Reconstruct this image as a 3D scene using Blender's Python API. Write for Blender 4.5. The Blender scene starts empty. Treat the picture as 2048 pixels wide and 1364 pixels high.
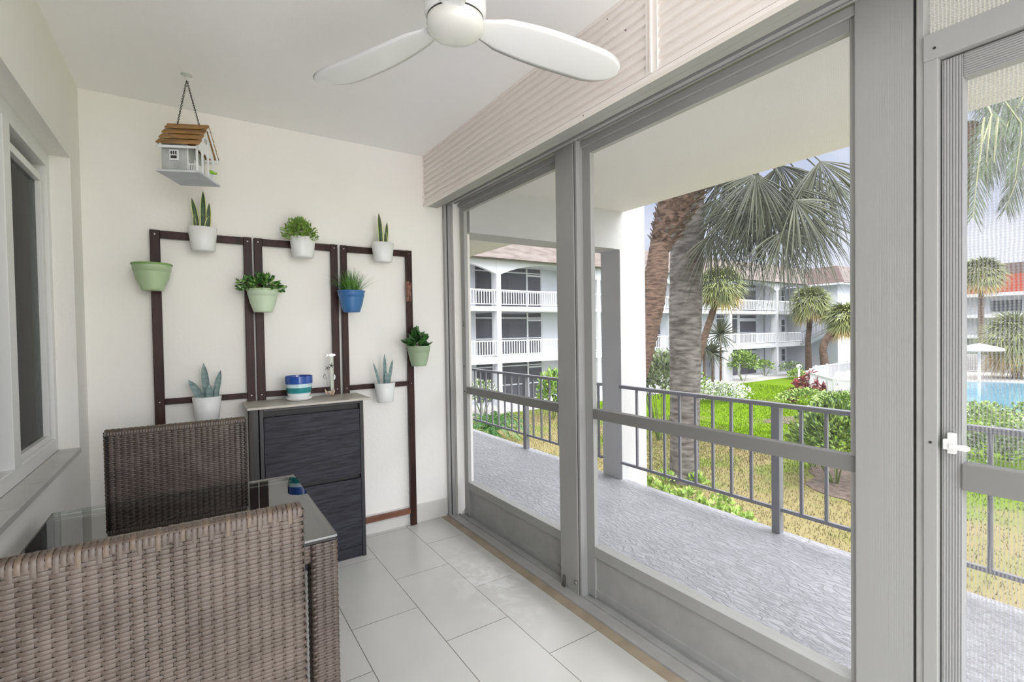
import bpy, math, random
from mathutils import Vector, Matrix
R = random.Random(7)
sc = bpy.context.scene
COL = sc.collection
W = {}
PI = math.pi
sin, cos = math.sin, math.cos

# ------------------------------------------------------------------ camera
yaw, pit, rol = math.radians(33.4139), math.radians(-1.1061), math.radians(-.9314)
F = Vector((sin(yaw)*cos(pit), cos(yaw)*cos(pit), sin(pit)))
R0 = Vector((cos(yaw), -sin(yaw), 0)); U0 = R0.cross(F)
RR = R0*cos(rol)+U0*sin(rol); UU = -R0*sin(rol)+U0*cos(rol)
CAM = Vector((.4278, -3.0274, 1.2616)); FPX = 964.907
cd = bpy.data.cameras.new('camera'); cd.sensor_width = 36; cd.lens = FPX/2048*36; cd.clip_start = .02; cd.clip_end = 600
co = bpy.data.objects.new('camera', cd); COL.objects.link(co)
co.matrix_world = Matrix(((RR.x, UU.x, -F.x, CAM.x), (RR.y, UU.y, -F.y, CAM.y), (RR.z, UU.z, -F.z, CAM.z), (0, 0, 0, 1)))
sc.camera = co
def ray(px, py): return RR*((px-1024)/FPX) - UU*((py-682)/FPX) + F
def at(px, py, depth): return CAM+ray(px, py)*depth          # point at a forward distance
def on(px, py, ax, v):                                        # point where the sight line meets a plane
    d = ray(px, py); i = 'xyz'.index(ax); return CAM+d*((v-CAM[i])/d[i])
G = -2.8                                                      # courtyard ground level

# ------------------------------------------------------------------ materials
def mat(name, col, rough=.6, metal=0, var=0, vscale=8, bump=0, bscale=30, spec=.5, col2=None, trans=0, alpha=1, stretch=None, coat=0, subsurf=0, detail=4):
    m = bpy.data.materials.new(name); m.use_nodes = True
    nt = m.node_tree; b = nt.nodes['Principled BSDF']
    b.inputs['Base Color'].default_value = (*col, 1); b.inputs['Roughness'].default_value = rough
    b.inputs['Metallic'].default_value = metal; b.inputs['Specular IOR Level'].default_value = spec
    b.inputs['Transmission Weight'].default_value = trans; b.inputs['Coat Weight'].default_value = coat
    b.inputs['Alpha'].default_value = alpha
    if var or bump or col2:
        tc = nt.nodes.new('ShaderNodeTexCoord'); mp = nt.nodes.new('ShaderNodeMapping')
        nt.links.new(tc.outputs['Object'], mp.inputs[0])
        if stretch: mp.inputs['Scale'].default_value = stretch
    if var or col2:
        n = nt.nodes.new('ShaderNodeTexNoise'); n.inputs['Scale'].default_value = vscale; n.inputs['Detail'].default_value = detail
        nt.links.new(mp.outputs[0], n.inputs['Vector'])
        r = nt.nodes.new('ShaderNodeValToRGB'); r.color_ramp.elements[0].position = .35; r.color_ramp.elements[1].position = .65
        c2 = col2 if col2 else tuple(min(1, c*(1+var)) for c in col)
        c1 = col if col2 else tuple(c*(1-var) for c in col)
        r.color_ramp.elements[0].color = (*c1, 1); r.color_ramp.elements[1].color = (*c2, 1)
        nt.links.new(n.outputs['Fac'], r.inputs[0]); nt.links.new(r.outputs[0], b.inputs['Base Color'])
    if bump:
        n2 = nt.nodes.new('ShaderNodeTexNoise'); n2.inputs['Scale'].default_value = bscale; n2.inputs['Detail'].default_value = 5
        nt.links.new(mp.outputs[0], n2.inputs['Vector'])
        bp = nt.nodes.new('ShaderNodeBump'); bp.inputs['Strength'].default_value = min(1, bump); bp.inputs['Distance'].default_value = .01
        nt.links.new(n2.outputs['Fac'], bp.inputs['Height']); nt.links.new(bp.outputs[0], b.inputs['Normal'])
    return m
def nd(m, t): return m.node_tree.nodes.new(t)
def lk(m, a, b): m.node_tree.links.new(a, b)

K = {}
K['wall'] = mat('white_plaster', (.86, .84, .80), .75, var=.012, vscale=2, bump=.12, bscale=60)
K['ceil'] = mat('ceiling_paint', (.92, .915, .915), .8, var=.012, vscale=1.5, bump=.05, bscale=80)
K['base'] = mat('baseboard_tile', (.62, .61, .58), .4, var=.04, vscale=6)
K['vinyl'] = mat('white_vinyl', (.80, .80, .79), .35)
K['sill'] = mat('sill_tile', (.52, .51, .48), .35, var=.05, vscale=7)
K['alu'] = mat('grey_painted_aluminium', (.34, .34, .33), .38, var=.03, vscale=5, stretch=(1, 1, .2))
K['alud'] = mat('grey_aluminium_track', (.36, .36, .35), .35, var=.06, vscale=12)
K['dark'] = mat('gasket_and_gap_black', (.03, .03, .03), .6)  # rubber gaskets; also the shade of holes and grooves put into colour
K['alu_shade'] = mat('shaded_grey_aluminium_rail', (.20, .198, .19), .4)  # same aluminium as the posts, with the rails' shade put into the colour
K['rail'] = mat('railing_grey_paint', (.19, .19, .215), .4, var=.06, vscale=8)
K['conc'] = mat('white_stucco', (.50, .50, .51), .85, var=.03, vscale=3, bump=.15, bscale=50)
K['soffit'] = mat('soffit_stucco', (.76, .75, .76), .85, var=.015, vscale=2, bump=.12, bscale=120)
K['wood'] = mat('dark_brown_stained_wood', (.020, .008, .006), .42, spec=.22, col2=(.046, .018, .013), vscale=5, stretch=(6, 6, .8), bump=.1, bscale=20)
K['woodr'] = mat('reddish_stained_wood', (.13, .045, .025), .4, col2=(.20, .08, .045), vscale=6, stretch=(1, 6, 6))
K['steel'] = mat('screw_steel', (.30, .29, .28), .4, metal=1)
K['potw'] = mat('white_plastic_pot', (.78, .79, .79), .35)
K['soil'] = mat('dark_soil', (.03, .02, .012), .9, bump=.6, bscale=200)
K['green1'] = mat('sage_green_plastic', (.42, .55, .33), .45, var=.10, vscale=5)
K['green2'] = mat('pale_green_plastic', (.56, .68, .50), .45, var=.08, vscale=5)
K['green3'] = mat('muted_green_plastic', (.33, .43, .28), .45, var=.06, vscale=5)
K['greenrim'] = mat('leaf_green_rim_plastic', (.20, .36, .10), .4)
K['bluep'] = mat('blue_plastic', (.045, .16, .38), .4)
K['snd'] = mat('snake_leaf_dark', (.012, .035, .012), .4, col2=(.05, .11, .03), vscale=14, stretch=(1, 1, 3))
K['sny'] = mat('snake_leaf_yellow_edge', (.62, .66, .24), .4)
K['agave'] = mat('grey_blue_leaf', (.10, .17, .17), .5, col2=(.24, .33, .31), vscale=16, stretch=(1, 1, 3))
K['fern'] = mat('yellow_green_leaf', (.10, .22, .03), .5, col2=(.28, .42, .08), vscale=40)
K['leaf'] = mat('dark_green_glossy_leaf', (.012, .06, .012), .3, col2=(.05, .17, .03), vscale=35)
K['leafl'] = mat('light_green_leaf', (.10, .24, .04), .4, col2=(.26, .42, .12), vscale=40)
K['grassp'] = mat('plastic_grass_blade', (.03, .13, .015), .4, col2=(.15, .34, .05), vscale=30)
K['stem'] = mat('plant_stem', (.10, .14, .04), .6)
K['cab'] = mat('black_brown_wood_veneer', (.010, .010, .015), .5, spec=.3, col2=(.036, .036, .050), vscale=9, stretch=(1.2, 5, 14), bump=.15, bscale=60, detail=8)
K['cabf'] = mat('black_brown_cabinet_body', (.016, .016, .020), .4, var=.2, vscale=10, stretch=(6, 6, 1))
K['board'] = mat('pale_wood_grain_laminate', (.60, .57, .51), .3, col2=(.44, .41, .36), vscale=5, stretch=(2, 14, 10), detail=6)
K['glaze'] = mat('white_ceramic_glaze', (.85, .87, .87), .12, coat=.5)
K['glazeb'] = mat('blue_ceramic_glaze', (.03, .09, .38), .12, coat=.5, var=.15, vscale=20)
K['glazet'] = mat('teal_ceramic_glaze', (.02, .26, .28), .15, coat=.5)
K['glazel'] = mat('pale_blue_ceramic_glaze', (.60, .80, .84), .15, coat=.5)
K['shell'] = mat('seashell', (.75, .66, .56), .5, col2=(.45, .28, .2), vscale=60)
K['pewter'] = mat('pewter', (.22, .22, .20), .4, metal=.8)
K['clear'] = mat('clear_acrylic', (.80, .86, .78), .1, alpha=.45)
K['chain'] = mat('black_chain_metal', (.01, .01, .01), .4, metal=.6)
K['shingle'] = mat('stained_wood_shingle', (.22, .11, .035), .5, col2=(.38, .21, .07), vscale=8, stretch=(1, 4, 4))
K['bhgrey'] = mat('grey_painted_birdhouse_wood', (.36, .37, .37), .6, col2=(.52, .53, .53), vscale=12)
K['bhwhite'] = mat('white_painted_birdhouse_wood', (.80, .81, .83), .5)
K['bhbase'] = mat('birdhouse_base_worn_white', (.60, .62, .67), .55, var=.05, vscale=14)
K['bhgreen'] = mat('toy_plant_green', (.25, .5, .03), .5)
K['fan'] = mat('glossy_white_fan', (.84, .85, .86), .22)
K['fanl'] = mat('opal_glass', (.78, .78, .75), .12, coat=.4)
K['curtain'] = mat('charcoal_curtain', (.010, .011, .014), .95, spec=.1)
K['curtw'] = mat('white_curtain', (.7, .7, .68), .9)
K['roomd'] = mat('dark_room', (.02, .02, .025), .9)
K['thresh'] = mat('tan_threshold_tile', (.33, .27, .20), .45, var=.12, vscale=10)
K['trunkg'] = mat('grey_palm_trunk', (.045, .038, .033), .95, col2=(.165, .15, .138), vscale=3, stretch=(1, 1, 4), bump=1, bscale=20, detail=9)
K['trunkb'] = mat('brown_palm_trunk', (.035, .018, .011), .95, col2=(.13, .085, .06), vscale=5, stretch=(1, 1, 5), bump=1, bscale=16)
K['frond'] = mat('palm_frond', (.012, .017, .008), .5, col2=(.060, .066, .032), vscale=2)
K['frondo'] = mat('olive_palm_frond', (.07, .10, .02), .5, col2=(.24, .26, .09), vscale=1.2)
K['frondy'] = mat('dry_palm_frond', (.42, .26, .07), .7, col2=(.5, .40, .18), vscale=2)
K['stalk'] = mat('pale_flower_stalk', (.26, .27, .14), .6)
K['feather'] = mat('feather_palm_leaf', (.012, .028, .006), .5, col2=(.05, .085, .022), vscale=3)
K['shrub'] = mat('shrub_leaf', (.025, .06, .012), .45, col2=(.13, .20, .05), vscale=3)
K['shrubl'] = mat('light_shrub_leaf', (.13, .24, .03), .5, col2=(.32, .42, .10), vscale=3)
K['red'] = mat('maroon_leaf', (.05, .006, .010), .5, col2=(.22, .03, .03), vscale=4)
K['flow'] = mat('white_petal', (.75, .74, .78), .7)
K['flowl'] = mat('lilac_petal', (.45, .42, .62), .7)
K['bush'] = mat('greyish_shrub_leaf', (.05, .075, .045), .5, col2=(.22, .25, .17), vscale=4)
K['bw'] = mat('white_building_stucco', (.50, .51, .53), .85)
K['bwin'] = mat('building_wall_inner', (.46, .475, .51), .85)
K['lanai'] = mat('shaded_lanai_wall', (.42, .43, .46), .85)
K['bglass'] = mat('dark_window_glass', (.05, .06, .07), .12)
K['bscreen'] = mat('dark_insect_screen', (.10, .10, .12), .7, alpha=.62)
K['roof'] = mat('beige_roof_shingle', (.105, .085, .075), .9, col2=(.165, .14, .13), vscale=1.6, stretch=(1, 1, 5))
K['roofd'] = mat('brown_and_shaded_roof_shingle', (.085, .058, .054), .9, col2=(.13, .095, .09), vscale=2, stretch=(1, 1, 5))  # side slope's shade put into the colour; far building's roof is really dark
K['roofr'] = mat('orange_red_roof', (.30, .045, .02), .8, var=.1)
K['brail'] = mat('white_railing_paint', (.82, .82, .84), .5)
K['fence'] = mat('white_vinyl_fence', (.50, .50, .52), .5)
K['deck'] = mat('pale_bounce_ground', (.74, .72, .70), .8, var=.03, vscale=1)  # pale reflector colour for the unseen near ground
K['pdeck'] = mat('poolside_paving', (.30, .29, .28), .8, var=.04)
K['path'] = mat('garden_path_concrete', (.30, .29, .28), .9, var=.04)
K['mulch'] = mat('brown_mulch', (.05, .035, .027), .95, col2=(.12, .088, .07), vscale=8, bump=.8)
K['blue'] = mat('blue_canvas', (.06, .20, .55), .8)
K['canvas'] = mat('white_canvas', (.5, .5, .5), .8)
K['lampw'] = mat('white_painted_lamp', (.8, .8, .8), .4)

# floor tiles
m = mat('floor_tile', (.6, .6, .6), .30); K['floor'] = m; b = m.node_tree.nodes['Principled BSDF']
tc = nd(m, 'ShaderNodeNewGeometry'); sp = nd(m, 'ShaderNodeSeparateXYZ'); lk(m, tc.outputs['Position'], sp.inputs[0])
a1 = nd(m, 'ShaderNodeMath'); a1.inputs[1].default_value = .047+.5975*20; lk(m, sp.outputs['Y'], a1.inputs[0])
a2 = nd(m, 'ShaderNodeMath'); a2.inputs[1].default_value = -1.5606+.3007*20; lk(m, sp.outputs['X'], a2.inputs[0])
cb = nd(m, 'ShaderNodeCombineXYZ'); lk(m, a1.outputs[0], cb.inputs[0]); lk(m, a2.outputs[0], cb.inputs[1])
bt = nd(m, 'ShaderNodeTexBrick'); lk(m, cb.outputs[0], bt.inputs['Vector'])
bt.inputs['Scale'].default_value = 1; bt.inputs['Brick Width'].default_value = .5975; bt.inputs['Row Height'].default_value = .3007
bt.inputs['Mortar Size'].default_value = .0016; bt.inputs['Mortar Smooth'].default_value = .1; bt.offset = .5
bt.inputs['Color1'].default_value = (.53, .53, .505, 1); bt.inputs['Color2'].default_value = (.56, .56, .535, 1); bt.inputs['Mortar'].default_value = (.17, .15, .13, 1)
nz = nd(m, 'ShaderNodeTexNoise'); nz.inputs['Scale'].default_value = 2.5; nz.inputs['Detail'].default_value = 6; lk(m, tc.outputs['Position'], nz.inputs['Vector'])
rp = nd(m, 'ShaderNodeValToRGB'); rp.color_ramp.elements[0].position = .3; rp.color_ramp.elements[1].position = .75
rp.color_ramp.elements[0].color = (.93, .93, .93, 1); rp.color_ramp.elements[1].color = (1.05, 1.05, 1.05, 1)
lk(m, nz.outputs['Fac'], rp.inputs[0])
mx = nd(m, 'ShaderNodeMix'); mx.data_type = 'RGBA'; mx.blend_type = 'MULTIPLY'; mx.inputs[0].default_value = 1
lk(m, bt.outputs['Color'], mx.inputs[6]); lk(m, rp.outputs[0], mx.inputs[7])
# dusty scuff marks beside the screens
n3 = nd(m, 'ShaderNodeTexNoise'); n3.inputs['Scale'].default_value = 9; n3.inputs['Detail'].default_value = 7; n3.inputs['Distortion'].default_value = 1.6; lk(m, tc.outputs['Position'], n3.inputs['Vector'])
vd = nd(m, 'ShaderNodeVectorMath'); vd.operation = 'DISTANCE'
vs = nd(m, 'ShaderNodeVectorMath'); vs.operation = 'MULTIPLY'; vs.inputs[1].default_value = (2.4, 1.1, 0); lk(m, tc.outputs['Position'], vs.inputs[0])
lk(m, vs.outputs[0], vd.inputs[0]); vd.inputs[1].default_value = (1.68*2.4, -.93*1.1, 0)
mr = nd(m, 'ShaderNodeMapRange'); mr.inputs[1].default_value = .65; mr.inputs[2].default_value = .1; lk(m, vd.outputs['Value'], mr.inputs[0])
rq = nd(m, 'ShaderNodeValToRGB'); rq.color_ramp.elements[0].position = .46; rq.color_ramp.elements[1].position = .72; lk(m, n3.outputs['Fac'], rq.inputs[0])
mm = nd(m, 'ShaderNodeMath'); mm.operation = 'MULTIPLY'; lk(m, mr.outputs[0], mm.inputs[0]); lk(m, rq.outputs[0], mm.inputs[1])
mk = nd(m, 'ShaderNodeMath'); mk.operation = 'MULTIPLY'; lk(m, mm.outputs[0], mk.inputs[0]); mk.inputs[1].default_value = .55
my = nd(m, 'ShaderNodeMix'); my.data_type = 'RGBA'; lk(m, mk.outputs[0], my.inputs[0]); lk(m, mx.outputs[2], my.inputs[6]); my.inputs[7].default_value = (.80, .80, .82, 1)
lk(m, my.outputs[2], b.inputs['Base Color'])
bm_ = nd(m, 'ShaderNodeBump'); bm_.inputs['Distance'].default_value = .002; bm_.invert = True; lk(m, bt.outputs['Fac'], bm_.inputs['Height']); lk(m, bm_.outputs[0], b.inputs['Normal'])

# painted textured walkway concrete
m = mat('grey_painted_concrete', (.33, .33, .365), .34, var=.06, vscale=3); K['walk'] = m; b = m.node_tree.nodes['Principled BSDF']
g_ = nd(m, 'ShaderNodeNewGeometry'); ms = nd(m, 'ShaderNodeMapping'); ms.inputs['Scale'].default_value = (1, .35, 1); ms.inputs['Rotation'].default_value = (0, 0, .5)
lk(m, g_.outputs['Position'], ms.inputs[0])
n1 = nd(m, 'ShaderNodeTexNoise'); n1.inputs['Scale'].default_value = 38; n1.inputs['Detail'].default_value = 6; n1.inputs['Distortion'].default_value = 1.2; lk(m, ms.outputs[0], n1.inputs['Vector'])
r1 = nd(m, 'ShaderNodeValToRGB'); r1.color_ramp.elements[0].position = .42; r1.color_ramp.elements[1].position = .6; lk(m, n1.outputs['Fac'], r1.inputs[0])
bp = nd(m, 'ShaderNodeBump'); bp.inputs['Strength'].default_value = .8; bp.inputs['Distance'].default_value = .008; lk(m, r1.outputs[0], bp.inputs['Height']); lk(m, bp.outputs[0], b.inputs['Normal'])

# wicker strand
def wick(name, c1, c2):
    m = mat(name, c1, .38, col2=c2, vscale=14, stretch=(1, 1, 1), spec=.55); return m
K['wick'] = wick('taupe_brown_wicker_strand', (.070, .050, .040), (.115, .086, .071))
K['wick2'] = wick('tan_wicker_strand', (.095, .066, .046), (.14, .10, .072))
K['wickin'] = mat('weave_gap_fill', (.012, .010, .009), .9)  # dark fill inside the weave, standing for shade between strands

# ribbed post paint
def ribbed(name, col, pitch, axis='Y', strength=.5):
    m = mat(name, col, .4); b = m.node_tree.nodes['Principled BSDF']
    g = nd(m, 'ShaderNodeNewGeometry'); s = nd(m, 'ShaderNodeSeparateXYZ'); lk(m, g.outputs['Position'], s.inputs[0])
    a = nd(m, 'ShaderNodeMath'); a.operation = 'MULTIPLY'; a.inputs[1].default_value = 2*PI/pitch; lk(m, s.outputs[axis], a.inputs[0])
    c = nd(m, 'ShaderNodeMath'); c.operation = 'SINE'; lk(m, a.outputs[0], c.inputs[0])
    d = nd(m, 'ShaderNodeMath'); d.operation = 'POWER'
    e = nd(m, 'ShaderNodeMath'); e.operation = 'ABSOLUTE'; lk(m, c.outputs[0], e.inputs[0]); lk(m, e.outputs[0], d.inputs[0]); d.inputs[1].default_value = .4
    bp = nd(m, 'ShaderNodeBump'); bp.inputs['Strength'].default_value = strength; bp.inputs['Distance'].default_value = .002; lk(m, d.outputs[0], bp.inputs['Height']); lk(m, bp.outputs[0], b.inputs['Normal'])
    return m
K['rib'] = ribbed('ribbed_grey_aluminium', (.34, .34, .33), .0072, strength=.16)
K['rib3'] = ribbed('grooved_grey_aluminium_rail', (.30, .30, .30), .011, axis='Z', strength=.9)
K['rib2'] = ribbed('grooved_grey_aluminium', (.30, .30, .30), .011, strength=.9)

# siding with insect specks
m = mat('warm_white_ridged_siding', (.66, .61, .57), .5); K['siding'] = m; b = m.node_tree.nodes['Principled BSDF']
g = nd(m, 'ShaderNodeNewGeometry'); v = nd(m, 'ShaderNodeTexVoronoi'); v.inputs['Scale'].default_value = 14; lk(m, g.outputs['Position'], v.inputs['Vector'])
r = nd(m, 'ShaderNodeValToRGB'); r.color_ramp.elements[0].position = .035; r.color_ramp.elements[0].color = (.10, .06, .04, 1); r.color_ramp.elements[1].position = .06; r.color_ramp.elements[1].color = (.86, .80, .765, 1)
lk(m, v.outputs['Distance'], r.inputs[0]); lk(m, r.outputs[0], b.inputs['Base Color'])

# insect screen: woven transparent cloth
def screen(name, base, amp, period, col):
    m = bpy.data.materials.new(name); m.use_nodes = True; nt = m.node_tree; nt.nodes.clear()
    o = nd(m, 'ShaderNodeOutputMaterial'); mxs = nd(m, 'ShaderNodeMixShader'); tr = nd(m, 'ShaderNodeBsdfTransparent'); df = nd(m, 'ShaderNodeBsdfDiffuse')
    df.inputs[0].default_value = (*col, 1)
    g = nd(m, 'ShaderNodeNewGeometry'); s = nd(m, 'ShaderNodeSeparateXYZ'); lk(m, g.outputs['Position'], s.inputs[0])
    n = nd(m, 'ShaderNodeTexNoise'); n.inputs['Scale'].default_value = 10; n.inputs['Detail'].default_value = 3; lk(m, g.outputs['Position'], n.inputs['Vector'])
    def wave(ax, per, dis):
        a = nd(m, 'ShaderNodeMath'); a.operation = 'MULTIPLY'; a.inputs[1].default_value = 2*PI/per; lk(m, s.outputs[ax], a.inputs[0])
        d = nd(m, 'ShaderNodeMath'); d.operation = 'MULTIPLY_ADD'; lk(m, n.outputs['Fac'], d.inputs[0]); d.inputs[1].default_value = dis; lk(m, a.outputs[0], d.inputs[2])
        c = nd(m, 'ShaderNodeMath'); c.operation = 'SINE'; lk(m, d.outputs[0], c.inputs[0]); return c.outputs[0]
    w1 = wave('Y', period, 9); w2 = wave('Z', period*.9, 14)
    k = nd(m, 'ShaderNodeMath'); k.operation = 'MULTIPLY'; k.inputs[1].default_value = .35; lk(m, w2, k.inputs[0])
    ad = nd(m, 'ShaderNodeMath'); ad.operation = 'ADD'; lk(m, w1, ad.inputs[0]); lk(m, k.outputs[0], ad.inputs[1])
    f = nd(m, 'ShaderNodeMath'); f.operation = 'MULTIPLY_ADD'; f.use_clamp = True; lk(m, ad.outputs[0], f.inputs[0]); f.inputs[1].default_value = amp; f.inputs[2].default_value = base
    lk(m, f.outputs[0], mxs.inputs[0]); lk(m, tr.outputs[0], mxs.inputs[1]); lk(m, df.outputs[0], mxs.inputs[2]); lk(m, mxs.outputs[0], o.inputs[0])
    return m
K['mesh'] = screen('grey_insect_screen_cloth', .30, .20, .0075, (.42, .42, .42))
K['meshl'] = screen('fine_insect_screen_cloth', .06, .018, .006, (.5, .5, .52))

# glass
def glass(name, col, refl=1.0, ior=1.5):
    m = bpy.data.materials.new(name); m.use_nodes = True; nt = m.node_tree; nt.nodes.clear()
    o = nd(m, 'ShaderNodeOutputMaterial'); mxs = nd(m, 'ShaderNodeMixShader'); tr = nd(m, 'ShaderNodeBsdfTransparent'); gl = nd(m, 'ShaderNodeBsdfGlossy')
    tr.inputs[0].default_value = (*col, 1); gl.inputs['Roughness'].default_value = .005
    fr = nd(m, 'ShaderNodeFresnel'); fr.inputs[0].default_value = ior
    lk(m, fr.outputs[0], mxs.inputs[0]); lk(m, tr.outputs[0], mxs.inputs[1]); lk(m, gl.outputs[0], mxs.inputs[2]); lk(m, mxs.outputs[0], o.inputs[0])
    return m
K['glass'] = glass('window_glass', (.75, .78, .78), ior=1.10)
K['tglass'] = glass('greenish_table_glass', (.62, .70, .64), ior=3.1)
m = mat('pool_water', (.07, .22, .32), .05, bump=.25, bscale=3); K['water'] = m

# lawn
m = mat('lawn_turf', (.2, .3, .05), 1, spec=.05); K['lawn'] = m; b = m.node_tree.nodes['Principled BSDF']
g = nd(m, 'ShaderNodeNewGeometry'); n = nd(m, 'ShaderNodeTexNoise'); n.inputs['Scale'].default_value = .55; n.inputs['Detail'].default_value = 8; lk(m, g.outputs['Position'], n.inputs['Vector'])
sx = nd(m, 'ShaderNodeSeparateXYZ'); lk(m, g.outputs['Position'], sx.inputs[0])
mr = nd(m, 'ShaderNodeMapRange'); mr.inputs[1].default_value = 11; mr.inputs[2].default_value = 22; mr.inputs[3].default_value = -.22; mr.inputs[4].default_value = .2; lk(m, sx.outputs[0], mr.inputs[0])
ad = nd(m, 'ShaderNodeMath'); lk(m, n.outputs['Fac'], ad.inputs[0]); lk(m, mr.outputs[0], ad.inputs[1])
r = nd(m, 'ShaderNodeValToRGB'); r.color_ramp.elements[0].position = .28; r.color_ramp.elements[0].color = (.17, .145, .07, 1); r.color_ramp.elements[1].position = .62; r.color_ramp.elements[1].color = (.085, .15, .003, 1)
e = r.color_ramp.elements.new(.45); e.color = (.115, .14, .035, 1)
lk(m, ad.outputs[0], r.inputs[0]); lk(m, r.outputs[0], b.inputs['Base Color'])
LAWNRAMP = True
K['blade'] = m.copy(); K['blade'].name = 'grass_blade'

# ------------------------------------------------------------------ mesh builder
class M:
    def __init__(s): s.v = []; s.f = []; s.m = []
    def face(s, pts, mi=0):
        i = len(s.v); s.v += [tuple(p) for p in pts]; s.f.append(tuple(range(i, i+len(pts)))); s.m.append(mi); return s
    def box(s, x0, x1, y0, y1, z0, z1, mi=0, X=None):
        c = [Vector((x, y, z)) for z in (z0, z1) for y in (y0, y1) for x in (x0, x1)]
        if X: c = [X @ p for p in c]
        i = len(s.v); s.v += [tuple(p) for p in c]
        for q in ((0, 2, 3, 1), (4, 5, 7, 6), (0, 1, 5, 4), (2, 6, 7, 3), (0, 4, 6, 2), (1, 3, 7, 5)):
            s.f.append(tuple(i+k for k in q)); s.m.append(mi)
        return s
    def grid(s, rows, closed=False, mi=0):
        i = len(s.v); n = len(rows[0])
        for r in rows: s.v += [tuple(p) for p in r]
        for a in range(len(rows)-1):
            for k in range(n if closed else n-1):
                k2 = (k+1) % n
                s.f.append((i+a*n+k, i+a*n+k2, i+(a+1)*n+k2, i+(a+1)*n+k)); s.m.append(mi)
        return s
    def tube(s, pts, rad, n=8, mi=0, caps=True):
        pts = [Vector(p) for p in pts]
        if not hasattr(rad, '__len__'): rad = [rad]*len(pts)
        rows = []; up = None
        for k, p in enumerate(pts):
            t = (pts[min(k+1, len(pts)-1)]-pts[max(k-1, 0)]).normalized()
            if up is None: up = Vector((0, 0, 1)) if abs(t.z) < .9 else Vector((1, 0, 0))
            a = t.cross(up).normalized(); bb = t.cross(a).normalized(); up = -bb if False else up
            rows.append([p+(a*cos(2*PI*j/n)+bb*sin(2*PI*j/n))*rad[k] for j in range(n)])
        i = len(s.v); s.grid(rows, True, mi)
        if caps:
            s.f.append(tuple(range(i, i+n))); s.m.append(mi)
            e = i+n*(len(rows)-1); s.f.append(tuple(reversed(range(e, e+n)))); s.m.append(mi)
        return s
    def lathe(s, prof, c, n=32, mi=0, sy=1, bands=None, X=None):
        rows = []
        for r_, z in prof:
            rw = [Vector((c[0]+r_*cos(2*PI*j/n), c[1]+r_*sy*sin(2*PI*j/n), c[2]+z)) for j in range(n)]
            rows.append([X @ p for p in rw] if X else rw)
        if bands:
            for k in range(len(rows)-1): s.grid(rows[k:k+2], True, bands[k])
        else: s.grid(rows, True, mi)
        return s
    def ell(s, c, r, n=12, m_=8, mi=0, X=None):
        prof = [(sin(PI*k/m_), -cos(PI*k/m_)) for k in range(m_+1)]
        rows = [[Vector((c[0]+r[0]*a*cos(2*PI*j/n), c[1]+r[1]*a*sin(2*PI*j/n), c[2]+r[2]*z)) for j in range(n)] for a, z in prof]
        if X: rows = [[X @ p for p in q] for q in rows]
        return s.grid(rows, True, mi)
    def prism(s, poly, d, mi=0):               # polygon (list of points) extruded by vector d
        d = Vector(d); a = [Vector(p) for p in poly]; n = len(a); i = len(s.v)
        s.v += [tuple(p) for p in a]+[tuple(p+d) for p in a]
        s.f.append(tuple(range(i, i+n))); s.m.append(mi); s.f.append(tuple(reversed(range(i+n, i+2*n)))); s.m.append(mi)
        for k in range(n):
            k2 = (k+1) % n; s.f.append((i+k, i+n+k, i+n+k2, i+k2)); s.m.append(mi)
        return s
    def build(s, name, mats, parent=None, smooth=False, label=None, cat=None, group=None, kind=None, bevel=0, solid=0):
        if not isinstance(mats, (list, tuple)): mats = [mats]
        xs = [p[0] for p in s.v]; ys = [p[1] for p in s.v]; zs = [p[2] for p in s.v]
        o_ = Vector(((min(xs)+max(xs))/2, (min(ys)+max(ys))/2, min(zs)))
        me = bpy.data.meshes.new(name); me.from_pydata([(p[0]-o_.x, p[1]-o_.y, p[2]-o_.z) for p in s.v], [], s.f)
        for k in mats: me.materials.append(K[k] if isinstance(k, str) else k)
        me.polygons.foreach_set('material_index', s.m)
        if smooth: me.polygons.foreach_set('use_smooth', [True]*len(s.f))
        me.update()
        ob = bpy.data.objects.new(name, me); COL.objects.link(ob); W[ob.name] = o_
        if parent: ob.parent = parent; ob.location = o_-W[parent.name]
        else: ob.location = o_
        if bevel:
            b = ob.modifiers.new('bevel', 'BEVEL'); b.width = bevel; b.segments = 2; b.limit_method = 'ANGLE'
        if solid:
            b = ob.modifiers.new('solid', 'SOLIDIFY'); b.thickness = solid
        tag(ob, label, cat, group, kind); return ob
def tag(o, label=None, cat=None, group=None, kind=None):
    if label: o['label'] = label
    if cat: o['category'] = cat
    if group: o['group'] = group
    if kind: o['kind'] = kind
    return o
def thing(name, loc, label=None, cat=None, group=None, kind=None):
    o = bpy.data.objects.new(name, None); COL.objects.link(o); o.location = loc; o.empty_display_size = .1
    W[o.name] = Vector(loc); return tag(o, label, cat, group, kind)
def box(*a, **k): return M().box(*a, **k)
def copy_tree(o, parent=None):
    c = o.copy(); COL.objects.link(c); c.parent = parent; W[c.name] = W[o.name].copy()
    for ch in list(o.children): copy_tree(ch, c)
    return c
S = dict(kind='structure')

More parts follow.
